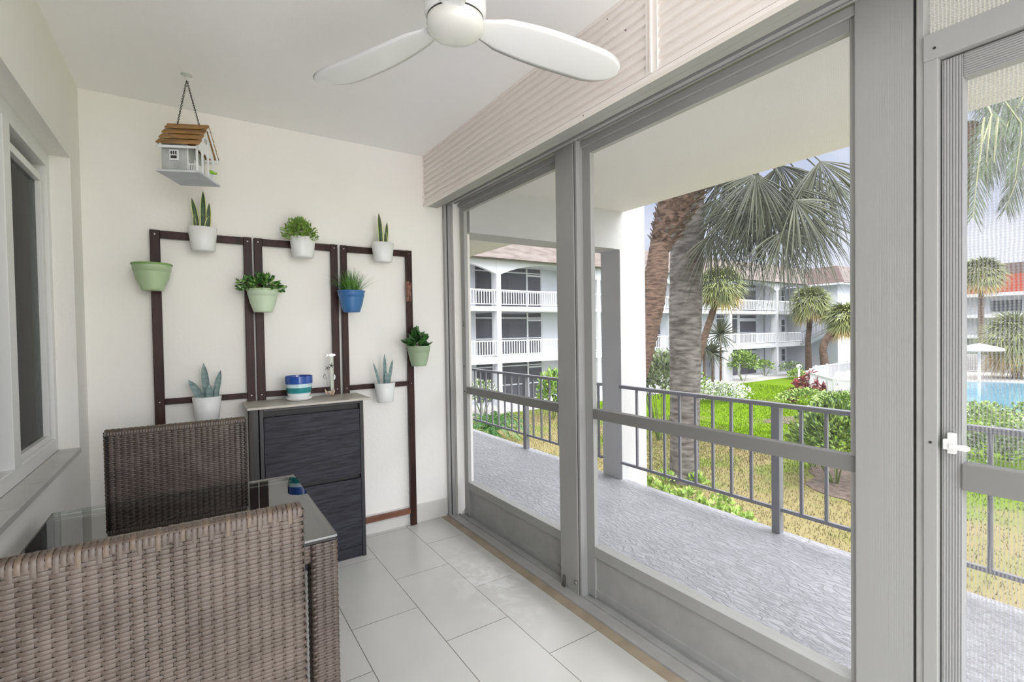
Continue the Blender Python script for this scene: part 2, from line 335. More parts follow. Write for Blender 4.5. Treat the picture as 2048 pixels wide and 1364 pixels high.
# ================================================================== THE ROOM
YE = -3.75
box(-.02, 1.875, YE, .0, -.12, 0).build('floor', 'floor', **S)
box(-.3, 2.0, YE, .15, 2.44, 2.62).build('ceiling', 'ceil', **S)
box(-.3, 1.9, 0, .15, -.12, 2.44).build('wall_back', 'wall', **S)
m = M()      # left wall with the window recess
wy0, wy1, wz0, wz1 = -1.95, -.222, .785, 2.045
m.box(-.22, 0, wy1, 0, -.12, 2.44); m.box(-.22, 0, YE, wy0, -.12, 2.44); m.box(-.22, 0, wy0, wy1, -.12, wz0-.02); m.box(-.22, 0, wy0, wy1, wz1, 2.44)
m.build('wall_left', 'wall', **S)
m = M(); m.box(1.292, 1.86, -.012, 0, 0, .122); m.box(0, .70, -.012, 0, 0, .122); m.box(.70, 1.292, -.012, 0, 0, .122)
m.build('baseboard_back', 'base', bevel=.002, **S)
m = M(); m.box(0, .012, YE, -.012, 0, .122); m.build('baseboard_left', 'base', bevel=.002, **S)
# window in the left wall
w = thing('window_1', (-.07, -1.0, wz0), kind='structure')
fx = -.068
sl = M()
for k in range(6): sl.box(-.068, .006, wy1-.001-(k+1)*.30+.0015 if k < 5 else wy0, wy1-.001-k*.30, wz0-.02, wz0)
sl.build('window_sill', 'sill', w, bevel=.001)
m = M(); m.box(-.12, fx, wy1-.045, wy1, wz0, wz1); m.box(-.12, fx, wy0, wy0+.045, wz0, wz1); m.box(-.12, fx, wy0+.045, wy1-.045, wz0, wz0+.055); m.box(-.12, fx, wy0+.045, wy1-.045, wz1-.06, wz1)
m.build('window_frame', 'vinyl', w, bevel=.002)
m = M(); m.box(-.115, fx+.004, -.845, -.772, wz0+.055, wz1-.06); m.build('meeting_rail', 'vinyl', w, bevel=.002)
m = M(); y0, y1, z0, z1 = -.772, -.267, wz0+.055, wz1-.06
m.box(-.112, -.080, y0, y0+.012, z0, z1-.045); m.box(-.112, -.080, y1-.042, y1-.012, z0, z1-.045); m.box(-.112, -.0795, y0, y1-.0125, z0+.0005, z0+.022); m.box(-.112, -.0795, y0, y1-.0125, z1-.075, z1-.0455)
m.build('sash', 'vinyl', w, bevel=.002)
m = M(); m.box(-.102, -.098, y0+.012, y1-.042, z0+.022, z1-.075); m.build('pane', 'glass', w)
m = M(); m.box(-.116, -.108, wy0+.045, -.845, wz0+.055, wz1-.06); m.build('pane', 'glass', w)
m = M(); m.box(-.112, -.104, -.868, -.845, z0, z1); m.build('sash_gasket', 'dark', w)
rows = []
for k in range(90):
    y = -.80+.62*k/89; rows.append([(-.155+.012*sin(k*.62)+.004*sin(k*1.7), y, zz) for zz in (.70, 2.12)])
M().grid(rows).build('curtain', 'curtain', w, smooth=True)
rows = []
for k in range(70):
    y = -2.0+1.15*k/69; rows.append([(-.165+.012*sin(k*.8), y, zz) for zz in (.70, 2.12)])
M().grid(rows).build('curtain', 'curtw', w, smooth=True)
box(-.30, -.22, -2.0, -.15, .70, 2.12).build('window_backing', 'roomd', w)

# ridged siding above the screens
m = M(); xs_ = 1.74
def slats(m, ya, yb):
    n = 9; z0 = 2.118; h = (2.435-z0)/n
    prof = []
    for k in range(n):
        for t, dx in ((0, .004), (.05, .003), (.10, -.0085), (.35, -.0075), (.65, -.0045), (.9, -.0005)): prof.append((xs_+dx, z0+h*(k+t)))
    prof.append((xs_, 2.437))
    m.grid([[(x, y, z) for x, z in prof] for y in (ya, yb)])
slats(m, -1.905, -.001); slats(m, -3.75, -1.955); m.box(xs_+.002, 1.80, -3.75, -.001, 2.118, 2.438)
sd = m.build('trim_1', 'siding', **S)
m = M(); m.box(xs_-.011, 1.80, -1.955, -1.905, 2.119, 2.427); m.box(xs_-.018, xs_-.010, -1.934, -1.926, 2.119, 2.427); m.build('trim_2', 'siding', bevel=.001, **S)
m = M(); m.box(xs_-.012, 1.752, -3.75, -.001, 2.104, 2.118); m.box(xs_-.010, xs_+.002, -3.75, -.001, 2.428, 2.44); m.box(xs_-.012, xs_, -.006, -.001, 2.105, 2.44)
m.build('trim_3', 'siding', bevel=.001, **S)

# screen enclosure: head, track, posts
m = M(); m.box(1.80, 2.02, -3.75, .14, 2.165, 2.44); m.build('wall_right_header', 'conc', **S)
m = M()
m.box(1.752, 1.80, -3.75, -.0, 2.110, 2.117); m.box(1.80, 1.835, -3.75, -.0, 2.110, 2.165); m.box(1.835, 1.90, -3.75, 0, 2.150, 2.168); m.box(1.885, 1.905, -3.75, 0, 2.128, 2.165); m.box(1.90, 2.00, -3.75, 0, 2.158, 2.168)
m.box(1.935, 1.945, -3.75, 0, 2.14, 2.168)
m.build('head_track', 'alu', bevel=.0015, **S)
m = M()
m.box(1.862, 1.875, -3.75, -.002, -.02, .012); m.box(1.875, 1.93, -3.75, -.002, -.02, .004); m.box(1.93, 1.936, -3.75, -.002, -.02, .012); m.box(1.936, 2.02, -3.75, -.002, -.03, .002); m.box(1.975, 1.982, -3.75, -.002, -.02, .035)
m.build('sill_track', 'alud', bevel=.001, **S)
M().box(1.815, 1.862, -3.75, -.012, -.02, .0025).build('threshold', 'thresh', **S)
# jamb at the back wall
m = M(); m.box(1.868, 1.885, -.030, .0, 0, 2.13); m.box(1.895, 1.925, -.022, .0, 0, 2.13)
m.build('trim_4', 'alu', bevel=.001, **S)
M().box(1.885, 1.895, -.026, .0, 0, 2.13).build('trim_5', 'dark', **S)
M().box(1.925, 2.05, -.05, .14, -.1, 2.44).build('wall_right', 'wall', **S)
MP = dict(bevel=.0015)
def panel(no, ya, yb, zt, zm=(.847, .892), zb=(.195, .244), x0=1.965, x1=1.99):   # ya far, yb near
    w = thing('window_%d' % no, (1.98, (ya+yb)/2, 0), kind='structure')
    m = M(); m.box(x0, x1, ya-.055, ya, .01, zt); m.build('frame_stile', 'alu', w, **MP)
    m = M(); m.box(x0, x1, yb, yb+.02, .01, zt); m.build('frame_stile', 'alu', w, **MP)
    m = M(); m.box(x0-.0, x1, yb+.02, ya-.055, zt-.035, zt); m.box(x0-.012, x1, yb, ya, zt, zt+.028); m.build('frame_head', 'alu', w, **MP)
    m = M(); m.box(x0-.0025, x1+.012, yb+.001, ya-.055, zm[0], zm[1]); m.build('mid_rail', 'alu_shade', w, **MP)
    m = M(); m.box(x0-.003, x1+.025, yb+.001, ya-.055, zb[0], zb[1]); m.build('bottom_rail', 'alu', w, **MP)
    m = M(); m.box(x0+.012, x0+.016, yb, ya-.02, .02, zb[0]); m.box(x0+.005, x0+.02, yb, ya-.02, .02, .05); m.build('kick_panel', 'alud', w)
    M().face([(x1-.004, yb+.0, zb[1]), (x1-.004, ya-.055, zb[1]), (x1-.004, ya-.055, zt-.035), (x1-.004, yb+.0, zt-.035)]).build('screen_mesh', 'meshl', w)
    return w
w2 = panel(2, -.075, -1.165, 2.112)
m = M()
for z in (1.03, 1.31, 1.33, .86): m.tube([(1.9652, -.102, z), (1.962, -.102, z)], .005 if z != 1.33 else .003, 8)
m.build('screw_hole', 'dark', w2)
panel(3, -1.315, -2.44, 2.112, zm=(.852, .897), zb=(.205, .255))
m = M(); m.box(1.925, 1.992, -1.297, -1.165, .0, 2.158); m.build('trim_6', 'alu', bevel=.003, **S)
M().box(1.93, 1.985, -1.303, -1.297, .0, 2.15).build('trim_7', 'dark', **S)
M().box(1.928, 1.990, -1.317, -1.303, .0, 2.15).build('trim_8', 'alu', bevel=.001, **S)
m = M(); m.box(1.95, 2.03, -2.567, -2.437, .0, 2.158); m.build('trim_9', 'rib', bevel=.003, **S)
M().box(1.956, 2.01, -2.574, -2.567, .0, 2.15).build('trim_10', 'dark', **S)  # black strip standing for the shade in the groove beside the post
M().box(1.945, 1.99, -2.590, -2.574, .0, 2.15).build('trim_11', 'alud', bevel=.002, **S)
# small corner clip and bolt at the foot of the middle post
m = M(); m.prism([(1.915, -1.18, .005), (1.915, -1.205, .005), (1.924, -1.205, .06), (1.924, -1.185, .06)], (.004, 0, 0)); m.ell((1.92, -1.283, .06), (.007, .009, .009), 8, 6)
m.build('trim_12', 'steel', **S)

# screen door
d = thing('door_1', (1.96, -3.05, 0), kind='structure')
yd0, yd1 = -2.590, -3.52
m = M(); m.box(1.94, 1.985, -2.618, yd0, 0, 1.905); m.box(1.94, 1.985, -3.56, -3.53, 0, 1.905); m.box(1.938, 1.985, -3.56, -2.590, 1.905, 1.968); m.build('door_frame', 'alu', d, **MP)
m = M(); m.box(1.956, 1.99, -2.660, -2.621, .02, 1.900); m.build('door_stile', 'rib2', d, **MP)
m = M(); m.box(1.956, 1.99, -3.525, -3.485, .02, 1.905); m.build('door_stile', 'rib2', d, **MP)
m = M(); m.box(1.956, 1.99, -3.485, -2.660, 1.845, 1.900); m.build('door_rail', 'rib3', d, **MP)
m = M(); m.box(1.950, 1.99, -3.485, -2.660, .866, .929); m.build('door_rail', 'alu_shade', d, **MP)
m = M(); m.box(1.956, 1.99, -3.485, -2.660, .02, .14); m.build('door_rail', 'alu', d, **MP)
for za, zb in ((.14, .866), (.929, 1.845)):
    M().face([(1.985, -3.485, za), (1.985, -2.66, za), (1.985, -2.66, zb), (1.985, -3.485, zb)]).build('screen_mesh', 'mesh', d)
M().face([(1.975, -3.53, 1.965), (1.975, -2.59, 1.965), (1.975, -2.59, 2.15), (1.975, -3.53, 2.15)]).build('transom_mesh', 'mesh', d)
h = M(); h.box(1.944, 1.956, -2.650, -2.634, .950, 1.000); h.box(1.936, 1.950, -2.650, -2.628, .960, .985)
hd = h.build('door_latch', 'vinyl', d, bevel=.002)
h = M(); h.prism([(1.932, -2.640, .975), (1.932, -2.640, .965), (1.930, -2.672, .962), (1.930, -2.679, .966), (1.930, -2.679, .974), (1.930, -2.672, .977)], (.004, 0, 0)); h.build('latch_lever', 'vinyl', hd, bevel=.001)
m = M(); m.tube([(1.941, -2.604, .972), (1.9385, -2.604, .972)], .0032, 10); m.tube([(1.941, -2.612, 1.930), (1.9365, -2.612, 1.930)], .0032, 10); m.build('frame_hole', 'dark', d)
box(1.95, 2.03, -3.75, -3.56, 0, 2.165).build('wall_right_near', 'conc', **S)

# ================================================================== WALKWAY
box(2.0, 3.50, -5.5, 14, -.30, -.02).build('walkway', 'walk', **S)
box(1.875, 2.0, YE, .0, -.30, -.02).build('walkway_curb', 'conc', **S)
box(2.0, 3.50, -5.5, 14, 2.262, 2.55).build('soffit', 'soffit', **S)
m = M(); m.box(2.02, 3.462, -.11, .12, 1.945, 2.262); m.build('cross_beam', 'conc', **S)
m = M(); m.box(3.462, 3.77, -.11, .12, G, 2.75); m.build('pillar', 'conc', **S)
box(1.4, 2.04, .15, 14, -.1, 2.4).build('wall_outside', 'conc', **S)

def rail_run(y0, y1, posts, bals, label, end=None):
    t = thing('railing', (3.45, (y0+y1)/2, -.02), label, 'railing', 'walkway railings')
    M().box(3.428, 3.472, y0, y1, .765, .793).build('top_rail', 'rail', t, bevel=.006)
    edges = [y0]+[p for p in posts]+[y1]; edges.sort()
    for a, b in zip(edges, edges[1:]):
        if b-a > .1: M().box(3.44, 3.462, a, b, .118, .140).build('bottom_rail', 'rail', t, bevel=.002)
    for p in posts: M().box(3.425, 3.475, p-.025, p+.025, -.02, .768).build('post', 'rail', t, bevel=.003)
    for y in bals: M().box(3.442, 3.460, y-.009, y+.009, .135, .77).build('baluster', 'rail', t, bevel=.002)
    return t
bl = [-.29-.139*k for k in range(8)]+[-1.575-.137*k for k in range(9)]+[-2.92-.137*k for k in range(9)]
rail_run(-4.6, -.11, [-1.431, -2.83, -4.2], bl, 'grey metal railing of the walkway between white pillar and screen door')
bl = [.16+.143*k for k in range(8)]+[1.44+.143*k for k in range(8)]+[2.73+.143*k for k in range(9)]
rail_run(.12, 4.2, [1.30, 2.60, 3.95], bl, 'grey metal railing of the walkway, beyond the white pillar')

# ================================================================== CEILING FAN
FC = Vector((1.080, -1.770, 0)); fq = .90
def fp_(prof): return [(r_*fq if r_ > .002 else r_, 2.162+(z-2.262)*fq) for r_, z in prof]
t = thing('ceiling_fan', (FC.x, FC.y, 2.44), 'white three-blade ceiling fan with round opal light, hung on the ceiling', 'ceiling fan')
m = M().lathe([(.001, .0), (.085, 0), (.088, -.02), (.07, -.075), (.001, -.080)], (FC.x, FC.y, 2.44), 40); m.build('canopy', 'fan', t, smooth=True)
m = M().lathe(fp_([(.001, 2.49), (.055, 2.49), (.085, 2.47), (.099, 2.42), (.099, 2.285), (.093, 2.265), (.001, 2.265)]), (FC.x, FC.y, 0), 48); m.build('motor_housing', 'fan', t, smooth=True)
m = M().lathe(fp_([(.088, 2.266), (.0905, 2.264), (.0905, 2.258), (.088, 2.256)]), (FC.x, FC.y, 0), 48); m.build('light_ring', 'dark', t, smooth=True)
m = M().lathe(fp_([(.001, 2.262), (.086, 2.262), (.091, 2.258), (.0915, 2.245), (.089, 2.232), (.080, 2.222), (.06, 2.213), (.03, 2.208), (.001, 2.207)]), (FC.x, FC.y, 0), 48); m.build('light_lens', 'fanl', t, smooth=True)
for ang in (math.radians(117), math.radians(-6.5), math.radians(236)):
    A = Matrix.Translation((FC.x, FC.y, 2.162)) @ Matrix.Rotation(ang, 4, 'Z') @ Matrix.Scale(fq, 4)
    st = []
    for k in range(25):
        u = 1-(1-k/24)**1.8; r_ = .075+.575*u
        wd = .052+.036*math.sin(min(1, u*1.9)*PI/2) - .0*u
        if u > .74: wd *= max(0.0004, 1-((u-.74)/.26)**2.2)**.5
        if u < .12: wd = .034+(wd-.034)*(u/.12)
        tilt = math.radians(-14)*(1-.5*u); zc = -.022*math.sin(u*PI*.6)-.004
        off = -.012*sin(u*PI)
        top = []; bot = []
        for j in range(9):
            s_ = -1+2*j/8; c = s_*wd+off; th = .006*math.sqrt(max(0, 1-s_*s_))*(1 if u < .9 else .7)
            y = c*cos(tilt); z = c*sin(tilt)+zc-.01*(1-s_*s_)*0
            top.append(A @ Vector((r_, y, z+th))); bot.append(A @ Vector((r_, y, z-th)))
        st.append(top+bot[::-1][1:-1])
    m = M().grid(st, True); n = len(st[0]); m.f.append(tuple(range(n))); m.m.append(0); e = n*24; m.f.append(tuple(reversed(range(e, e+n)))); m.m.append(0)
    m.build('blade', 'fan', t, smooth=True)

# ================================================================== WICKER
def weave(m, pos, S_, T_, pitch, row, amp=.0019, closed=False, sub=4, mi=0, smi=0, phase=0, sw=.62):
    """strands run along s, stakes along t; pos(s,t) -> (point, normal)"""
    ns = max(2, int(round(S_/pitch))); 
    if closed and ns % 2: ns += 1
    p = S_/ns; nt_ = max(1, int(round(T_/row))); h = T_/nt_
    N = ns*sub
    for r_ in range(nt_):
        tm = (r_+.5)*h; rows = [[], [], []]
        for k in range(N if closed else N+1):
            s_ = k*S_/N; c = cos(PI*(s_/p-.5+r_+phase)); c = max(-1, min(1, 1.5*c)); o = amp*c
            jit = .0003*sin(r_*2.3+k*.37)
            for q, (tt, dn) in enumerate(((tm-h*.49, -.0016), (tm, .0006), (tm+h*.49, -.0011))):
                P_, N_ = pos(s_, tt+jit); rows[q].append(P_+N_*(o+dn))
        m.grid([rows[0], rows[1], rows[2]], closed, mi)
    for j in range(ns):
        sc_ = (j+.5)*p; rows = [[], [], []]
        for k in range(nt_*2+1):
            tt = k*h/2; o = -amp*.8*cos(PI*(j+ (tt/h-.5)+phase))*1.0 if True else 0
            o = -amp*.55*cos(PI*(j+phase+round(tt/h-.5+.001)))*abs(sin(PI*(tt/h)))
            for q, (ds, dn) in enumerate(((-.5, -.0006), (0, .0004), (.5, -.0006))):
                P_, N_ = pos(sc_+ds*p*sw, min(T_, tt)); rows[q].append(P_+N_*(o+dn))
        m.grid(rows, False, smi)
def rrect(hw, hh, r_):
    """closed path of a rounded rectangle: perimeter and function s -> (x,y,nx,ny)"""
    a, b = 2*(hw-r_), 2*(hh-r_); q = PI*r_/2; Lr = 2*a+2*b+4*q
    def f(s_):
        s_ %= Lr
        segs = [('l', a, (-hw+r_, -hh), (1, 0), (0, -1)), ('c', q, (hw-r_, -hh+r_), -PI/2, 0), ('l', b, (hw, -hh+r_), (0, 1), (1, 0)), ('c', q, (hw-r_, hh-r_), 0, 0),
                ('l', a, (hw-r_, hh), (-1, 0), (0, 1)), ('c', q, (-hw+r_, hh-r_), PI/2, 0), ('l', b, (-hw, hh-r_), (0, -1), (-1, 0)), ('c', q, (-hw+r_, -hh+r_), PI, 0)]
        for sg in segs:
            if s_ <= sg[1]:
                if sg[0] == 'l': return (sg[2][0]+sg[3][0]*s_, sg[2][1]+sg[3][1]*s_, sg[4][0], sg[4][1])
                an = sg[3]+s_/max(r_, 1e-6); return (sg[2][0]+r_*cos(an), sg[2][1]+r_*sin(an), cos(an), sin(an))
            s_ -= sg[1]
        return f(0)
    return Lr, f
def column(m, cx, cy, z0, z1, hw, hh, r_=.008, pitch=.022, row=.0085, mc=None):
    Lr, f = rrect(hw, hh, r_)
    def pos(s_, t_):
        x, y, nx, ny = f(s_); return Vector((cx+x, cy+y, z0+t_)), Vector((nx, ny, 0))
    weave(m, pos, Lr, z1-z0, pitch, row, closed=True)
    if mc is not None: mc.box(cx-hw+.003, cx+hw-.003, cy-hh+.003, cy+hh-.003, z0, z1-.002)

def make_chair():
    t = thing('wicker_chair', (.372, -1.78, 0), 'taupe wicker dining chair in the foreground, seen from behind its tall woven back', 'chair')
    cx, ya, th = .372, -1.980, .034; hw = .2335; cyb = ya+th/2
    m = M(); mc = M(); Lr, f = rrect(hw, th/2, .012); z0, z1 = .42, .909
    bow = lambda x: .010*(x/hw)**2
    def pos(s_, t_):
        x, y, nx, ny = f(s_); lean = .0
        return Vector((cx+x, cyb+y-bow(x)*.6+lean, z0+t_)), Vector((nx, ny, 0))
    weave(m, pos, Lr, z1-z0, .0200, .0079, amp=.0019, closed=True, sw=.70)
    # plaited cap: bands folded over the top edge
    n = 52
    for k in range(n):
        u = (k+.5)/n; xx = cx-hw+.004+u*(2*hw-.008); w_ = .0040; long_ = (.010, .022, .013)[k % 3]
        yb = -bow(xx-cx)*.6; hgt = z1+.0095+(.0012 if k % 2 else 0)
        prof = []
        zz = z1-long_
        y_o = ya-.0032; y_i = ya+th+.0032
        pts = [(y_o, zz), (y_o-.0005, z1-.002), (y_o+.002, z1+.006), (y_o+.009, hgt), (cyb, hgt+.001), (y_i-.009, hgt), (y_i-.002, z1+.006), (y_i+.0005, z1-.002), (y_i, z1-.012)]
        m.grid([[(xx-w_, p[0]+yb+.0012, p[1]-.0012) for p in pts], [(xx, p[0]+yb, p[1]) for p in pts], [(xx+w_, p[0]+yb+.0012, p[1]-.0012) for p in pts]], False, 1 if k % 4 == 1 else 0)
    for yy, zz in ((ya+.004, z1+.0068), (cyb-.007, z1+.0092), (cyb+.006, z1+.0092)):       # strands under the folded bands
        m.box(cx-hw+.004, cx+hw-.004, yy-.004, yy+.004, zz-.004, zz, 1)
    mc.box(cx-hw+.006, cx+hw-.006, ya+.005-.004, ya+th-.005, z0, z1+.004)
    b = m.build('backrest', ['wick', 'wick2'], t, smooth=True); mc.build('backrest_core', 'wickin', b)
    # seat
    m = M(); mc = M(); yc = 0
    sy0, sy1 = ya+th+.006, -1.53
    def p2(s_, t_): return Vector((cx-hw+.008+s_, sy0+t_, .452)), Vector((0, 0, 1))
    weave(m, p2, 2*hw-.016, sy1-sy0, .0225, .0095)
    Lr2, f2 = rrect(hw-.004, (sy1-sy0)/2, .02)
    def p3(s_, t_):
        x, y, nx, ny = f2(s_); return Vector((cx+x, (sy0+sy1)/2+y, .385+t_)), Vector((nx, ny, 0))
    weave(m, p3, Lr2, .066, .0225, .0095, closed=True)
    mc.box(cx-hw+.010, cx+hw-.010, sy0+.006, sy1-.006, .386, .449)
    b = m.build('seat', 'wick', t, smooth=True); mc.build('seat_core', 'wickin', b)
    for sx, sy in ((-1, 0), (1, 0), (-1, 1), (1, 1)):
        m = M(); mc = M(); lx = cx+sx*(hw-.024); ly = (ya+.022) if sy == 0 else sy1-.024
        column(m, lx, ly, .004, .384 if sy else .398, .02, .02, pitch=.02, row=.0095, mc=mc)
        b = m.build('leg', 'wick', t, smooth=True); mc.build('leg_core', 'wickin', b)
    return t
ch = make_chair()
c2 = copy_tree(ch); c2.rotation_euler = (0, 0, PI); c2.location = (.372, -.874, 0)
c2['label'] = 'taupe wicker dining chair at the far side of the table, its front facing us'
for o in (ch, c2): o['group'] = 'wicker chairs at the table'

# table
t = thing('dining_table', (.394, -1.33, 0), 'square wicker dining table with greenish glass top, between the two wicker chairs', 'table')
tx0, tx1, ty0, ty1 = .046, .742, -1.674, -.985
m = M()
for (x, y, sx, sy) in ((tx0, ty0, 1, 1), (tx1, ty0, -1, 1), (tx0, ty1, 1, -1), (tx1, ty1, -1, -1)):
    m = M(); mc = M(); column(m, x+sx*.034, y+sy*.034, .003, .704, .034, .034, mc=mc, pitch=.021, row=.008)
    b = m.build('leg', 'wick', t, smooth=True); mc.build('leg_core', 'wickin', b)
m = M(); mc = M()
for (o_, d_, L_, n_) in (((tx0+.07, ty0+.001), (1, 0), tx1-tx0-.14, (0, -1)), ((tx1-.001, ty0+.07), (0, 1), ty1-ty0-.14, (1, 0)), ((tx1-.07, ty1-.001), (-1, 0), tx1-tx0-.14, (0, 1)), ((tx0+.001, ty1-.07), (0, -1), ty1-ty0-.14, (-1, 0))):
    def p4(s_, t_, o_=o_, d_=d_, n_=n_): return Vector((o_[0]+d_[0]*s_, o_[1]+d_[1]*s_, .658+t_)), Vector((n_[0], n_[1], 0))
    weave(m, p4, L_, .046, .021, .0085)
mc.box(tx0+.066, tx1-.066, ty0+.004, ty0+.024, .658, .703); mc.box(tx0+.066, tx1-.066, ty1-.024, ty1-.004, .658, .703); mc.box(tx0+.004, tx0+.024, ty0+.066, ty1-.066, .658, .703); mc.box(tx1-.024, tx1-.004, ty0+.066, ty1-.066, .658, .703)
b = m.build('apron', 'wick', t, smooth=True); mc.build('apron_core', 'wickin', b)
m = M(); mc = M()
def p5(s_, t_): return Vector((tx0+.006+s_, ty0+.006+t_, .7045)), Vector((0, 0, 1))
weave(m, p5, tx1-tx0-.012, ty1-ty0-.012, .0225, .0095, amp=.0014)
mc.box(tx0+.02, tx1-.02, ty0+.02, ty1-.02, .696, .7015)
b = m.build('woven_top', 'wick', t, smooth=True); mc.build('top_core', 'wickin', b)
M().box(tx0, tx1, ty0, ty1, .7125, .7195).build('glass_top', 'tglass', t, bevel=.0015)
m = M(); m.box(tx0+.004, tx1-.004, ty0+.002, ty0+.010, .706, .7125); m.box(tx1-.010, tx1-.002, ty0+.01, ty1-.004, .706, .7125); m.build('glass_gasket', 'dark', t)

# ================================================================== WOODEN FRAME ON THE WALL
t = thing('wooden_screen_frame', (.95, -.02, 0), 'dark brown three-panel wooden frame mounted on the white wall, holding the planters', 'frame')
fy0, fy1 = -.034, -.012
posts = [(.257, .299), (.666, .706), (.716, .757), (1.121, 1.161), (1.179, 1.215), (1.590, 1.630)]
for k, (a, b_) in enumerate(posts): M().box(a, b_, fy0, fy1, .0 if k in (0, 5) else .0, 1.80).build('post', 'wood', t, bevel=.002)
for (a, b_) in ((.299, .666), (.757, 1.121), (1.215, 1.590)):
    M().box(a, b_, fy0+.001, fy1, 1.760, 1.798).build('rail', 'wood', t, bevel=.002)
    M().box(a, b_, fy0+.002, fy1, .920, .950).build('rail', 'wood', t, bevel=.002)
    M().box(a, b_, fy0+.002, fy1, .080, .115).build('rail', 'woodr' if a > 1.2 else 'wood', t, bevel=.002, label='lighter reddish bottom rail' if a > 1.2 else None)
for a, b_ in posts:
    for z in (1.778, .935): M().tube([((a+b_)/2, fy0+.002, z), ((a+b_)/2, fy0-.0015, z)], .0035, 10).build('screw', 'steel', t)
lt = M(); lt.box(1.588, 1.612, fy0-.016, fy0-.001, 1.50, 1.575); lt.box(1.584, 1.606, fy0-.010, fy0, 1.468, 1.60); lt.tube([(1.611, fy0-.012, 1.53), (1.611, fy0-.012, 1.47)], .006, 8); lt.tube([(1.612, fy0-.012, 1.59), (1.612, fy0-.012, 1.55)], .006, 8)
lt.build('hinge', 'woodr', t, bevel=.002, label='reddish brown hinge')

# ================================================================== POTS AND PLANTS
def leaf_strip(m, base, d, L, w, bend, mids=(0, 1, 1, 0), n=9, fold=.25, wpro=None, side=None, twist=0):
    """upright sword leaf: 4 quads wide so that the edge can be another colour"""
    base = Vector(base); d = Vector(d).normalized(); side = Vector(side) if side else Vector((1, 0, 0))
    side = (side-d*side.dot(d)).normalized(); nrm = side.cross(d)
    rows = []
    for k in range(n+1):
        u = k/n; ww = w*(wpro(u) if wpro else (.75+.45*u-1.2*u**4 if u < 1 else 0)); ww = max(ww, .0004)
        c = base+d*(L*u)+Vector(bend)*u*u
        sd_ = (Matrix.Rotation(twist*u, 3, d) @ side); nn = sd_.cross(d)
        rows.append([c+sd_*(ww*q)+nn*(fold*ww*abs(q)) for q in (-1, -.72, 0, .72, 1)])
    i = len(m.v); nn = 5
    for r_ in rows: m.v += [tuple(p) for p in r_]
    for a in range(n):
        for q in range(4): m.f.append((i+a*nn+q, i+a*nn+q+1, i+(a+1)*nn+q+1, i+(a+1)*nn+q)); m.m.append(mids[q])
def white_pot(t, cx, cy, z0, z1, rt, rb, mt='potw'):
    h = z1-z0
    prof = [(.001, 0), (rb*.93, 0), (rb, .004), (rt, h), (rt-.003, h+.0015), (rt-.006, h), (rb-.002, .02), (.001, .02)]
    M().lathe(prof, (cx, cy, z0), 40, sy=.82).build('pot', mt, t, smooth=True)
    M().lathe([(.001, 0), (rt-.008, 0)], (cx, cy, z1-.012), 24, sy=.82).build('soil', 'soil', t)
def hanger(t, cx, z, y=-.045):
    M().box(cx-.012, cx+.012, y-.006, y+.008, z-.03, z).build('hook', 'steel', t)
def snake_plant(cx, z0, z1, w, label, leaves, mats, cy=-.098):
    t = thing('potted_snake_plant', (cx, cy, z0), label, 'potted plant', 'white wall pots with sword leaves')
    white_pot(t, cx, cy, z0, z1, w/2, w/2*.80)
    for (dx, dy, L, wl, lean, bend, mi) in leaves:
        m = M(); leaf_strip(m, (cx+dx, cy+dy, z1-.015), (lean, .0, 1), L, wl*1.25, bend, mi, fold=.3)
        m.build('leaf', mats, t, smooth=True)
    return t
Y4 = (0, 1, 1, 0)
snake_plant(.480, 1.698, 1.816, .130, 'white wall pot with green yellow-edged snake plant, on the left panel', [(-.022, .01, .165, .012, -.06, (-.012, 0, 0), Y4), (.002, .0, .205, .013, .02, (.0, 0, 0), Y4), (.022, .01, .150, .011, .05, (.002, 0, 0), Y4), (.018, -.02, .075, .012, .10, (.005, 0, 0), Y4), (-.032, -.01, .08, .006, -.05, (0, 0, 0), Y4)], ['sny', 'snd'])
snake_plant(1.416, 1.703, 1.820, .138, 'white wall pot with two-leaved green snake plant, on the right panel', [(-.012, .0, .20, .014, .0, (-.01, 0, 0), Y4), (.012, -.012, .09, .010, .03, (0, 0, 0), Y4), (.022, .005, .15, .011, .04, (.004, 0, 0), Y4)], ['sny', 'snd'])
snake_plant(.478, .832, .953, .130, 'white wall pot with broad grey-blue sword leaves, behind the far chair', [(-.02, .0, .115, .016, -.42, (-.012, 0, 0), Y4), (.0, .01, .19, .015, -.04, (-.004, 0, 0), Y4), (.034, .005, .15, .013, .16, (.006, 0, 0), Y4), (.010, -.02, .08, .014, .03, (0, 0, 0), Y4), (.038, -.02, .075, .010, .12, (0, 0, 0), Y4)], ['agave', 'agave'])
snake_plant(1.411, .838, .957, .128, 'white wall pot with narrow grey sword leaves, right of the cabinet', [(-.035, .0, .15, .007, -.17, (-.012, 0, 0), Y4), (.002, .005, .195, .010, .0, (.0, 0, 0), Y4), (.022, .0, .16, .010, .12, (.012, 0, 0), Y4), (.004, -.02, .09, .012, .0, (0, 0, 0), Y4)], ['agave', 'agave'])

